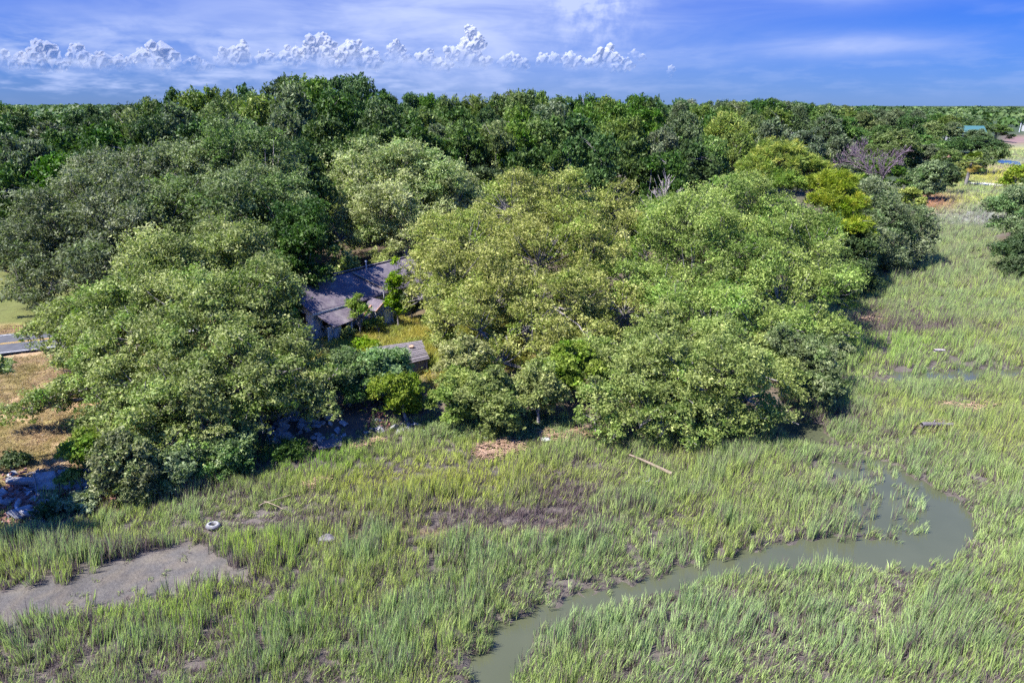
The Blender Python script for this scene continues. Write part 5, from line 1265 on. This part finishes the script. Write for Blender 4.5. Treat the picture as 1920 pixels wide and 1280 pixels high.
def clouds():
    M['cloud'] = cloud_mat(); r = np.random.default_rng(90)
    bm = bmesh.new(); bmesh.ops.create_icosphere(bm, subdivisions=1, radius=1); V0 = np.array([v.co[:] for v in bm.verts]); F0 = np.array([[v.index for v in f.verts] for f in bm.faces]); bm.free()
    spec = [
        ('small bright cumulus at the left edge of the sky', [(15, 115, 12), (30, 122, 14), (38, 108, 9), (8, 124, 12)]),
        ('tall narrow cumulus tower second from the left', [(70, 83, 11), (75, 97, 14), (62, 112, 13), (90, 90, 11), (100, 101, 10), (80, 122, 18), (60, 128, 16), (110, 122, 16)]),
        ('bright cumulus puff right of the narrow tower', [(143, 95, 10), (150, 105, 13), (140, 118, 14), (160, 108, 9), (175, 122, 16), (200, 118, 14)]),
        ('grey blue flat cumulus at upper left', [(250, 112, 9), (268, 98, 9), (262, 112, 11), (285, 106, 15), (305, 102, 17), (325, 106, 15), (300, 122, 16), (225, 122, 14)]),
        ('small cumulus puff left of the leaning cloud', [(352, 120, 10), (368, 114, 9), (374, 127, 11), (390, 126, 10)]),
        ('white cumulus leaning up to the right at left of centre', [(408, 115, 10), (425, 106, 11), (440, 98, 11), (456, 92, 9), (432, 118, 12), (455, 108, 12), (415, 124, 10)]),
        ('pair of small puffs left of the biggest cumulus', [(490, 113, 10), (505, 105, 10), (512, 116, 10), (540, 106, 11), (556, 101, 10), (546, 118, 12), (562, 112, 10)]),
        ('biggest rounded white cumulus of the row', [(582, 92, 13), (600, 80, 13), (613, 74, 10), (590, 106, 15), (611, 95, 15), (624, 85, 10), (606, 114, 14), (632, 105, 13), (630, 120, 13)]),
        ('broad cumulus right of the biggest one', [(646, 95, 12), (661, 92, 12), (652, 109, 13), (672, 105, 13), (690, 98, 10), (687, 112, 11), (702, 107, 9), (645, 124, 14), (668, 124, 13), (705, 122, 12)]),
        ('small isolated puff high between two clouds', [(735, 92, 9), (743, 86, 8), (739, 99, 9), (750, 95, 8), (735, 112, 10), (755, 112, 10)]),
        ('low cumulus left of the tall tower', [(788, 108, 10), (803, 104, 9), (806, 115, 11), (818, 120, 11), (832, 126, 11)]),
        ('tall twisted cumulus tower near the centre', [(850, 101, 11), (858, 112, 14), (845, 114, 11), (871, 105, 14), (881, 95, 12), (892, 86, 12), (896, 73, 11), (885, 64, 10), (878, 54, 7), (901, 79, 9), (868, 92, 9), (885, 115, 15), (904, 118, 14)]),
        ('faint low cumulus right of the tower', [(945, 116, 10), (960, 112, 11), (950, 124, 11), (978, 122, 10)]),
        ('low white cumulus right of centre, left one', [(1020, 112, 11), (1030, 121, 12), (1041, 110, 9), (1014, 123, 10), (1068, 112, 10), (1080, 118, 11), (1064, 123, 9)]),
        ('wide lumpy cumulus under the high veil', [(1105, 119, 11), (1120, 112, 10), (1136, 105, 11), (1146, 113, 12), (1130, 121, 13), (1151, 123, 11), (1166, 116, 11), (1181, 122, 10), (1160, 129, 11)]),
        ('small detached white puff right of the veil', [(1186, 104, 8), (1196, 108, 8), (1204, 105, 5)]),
        ('tiny lone cloud above the right hand wood', [(1255, 136, 6), (1260, 130, 5), (1256, 143, 5)]),
    ]
    for lab, puffs in spec:
        Yd = 6000 * r.uniform(.95, 1.1); k = Yd / F; puffs = [(a, b + c * .12, c * r.uniform(.85, 1.35)) for a, b, c in puffs]; P = [AT(px, py, Yd) for px, py, _ in puffs]; base = np.array([np.mean([p[0] for p in P]), Yd, min(p[2] - q[2] * k * .5 for p, q in zip(P, puffs))])
        L = []
        for p, (_, _, q) in zip(P, puffs):
            L.append((p, q * k * 1.1))
            for _ in range(7):                                  # cauliflower
                d = rdir(r, 1)[0]; d[2] = abs(d[2]) * 1.1 - .2; L.append((p + d * q * k * r.uniform(.7, 1.3), q * k * r.uniform(.22, .6)))
        Vs = []; Fs = []
        for i, (c, q) in enumerate(L):
            n = 1 + .13 * np.sin(V0[:, 0] * 5 + i) * np.sin(V0[:, 2] * 6 + i * 2) + .08 * np.sin(V0[:, 1] * 11 + i) * np.sin(V0[:, 2] * 9)
            Vs.append(V0 * n[:, None] * q + c - base); Fs.append(F0 + i * len(V0))
        o = obj('cloud', mesh_np('cloud', np.vstack(Vs), np.vstack(Fs), M['cloud'], smooth=True), None, base); md = o.modifiers.new('merge', 'REMESH'); md.mode = 'VOXEL'; md.voxel_size = 6.0; md.use_smooth_shade = True; tag(o, lab, 'cloud', 'cumulus row over the wood')


clouds()
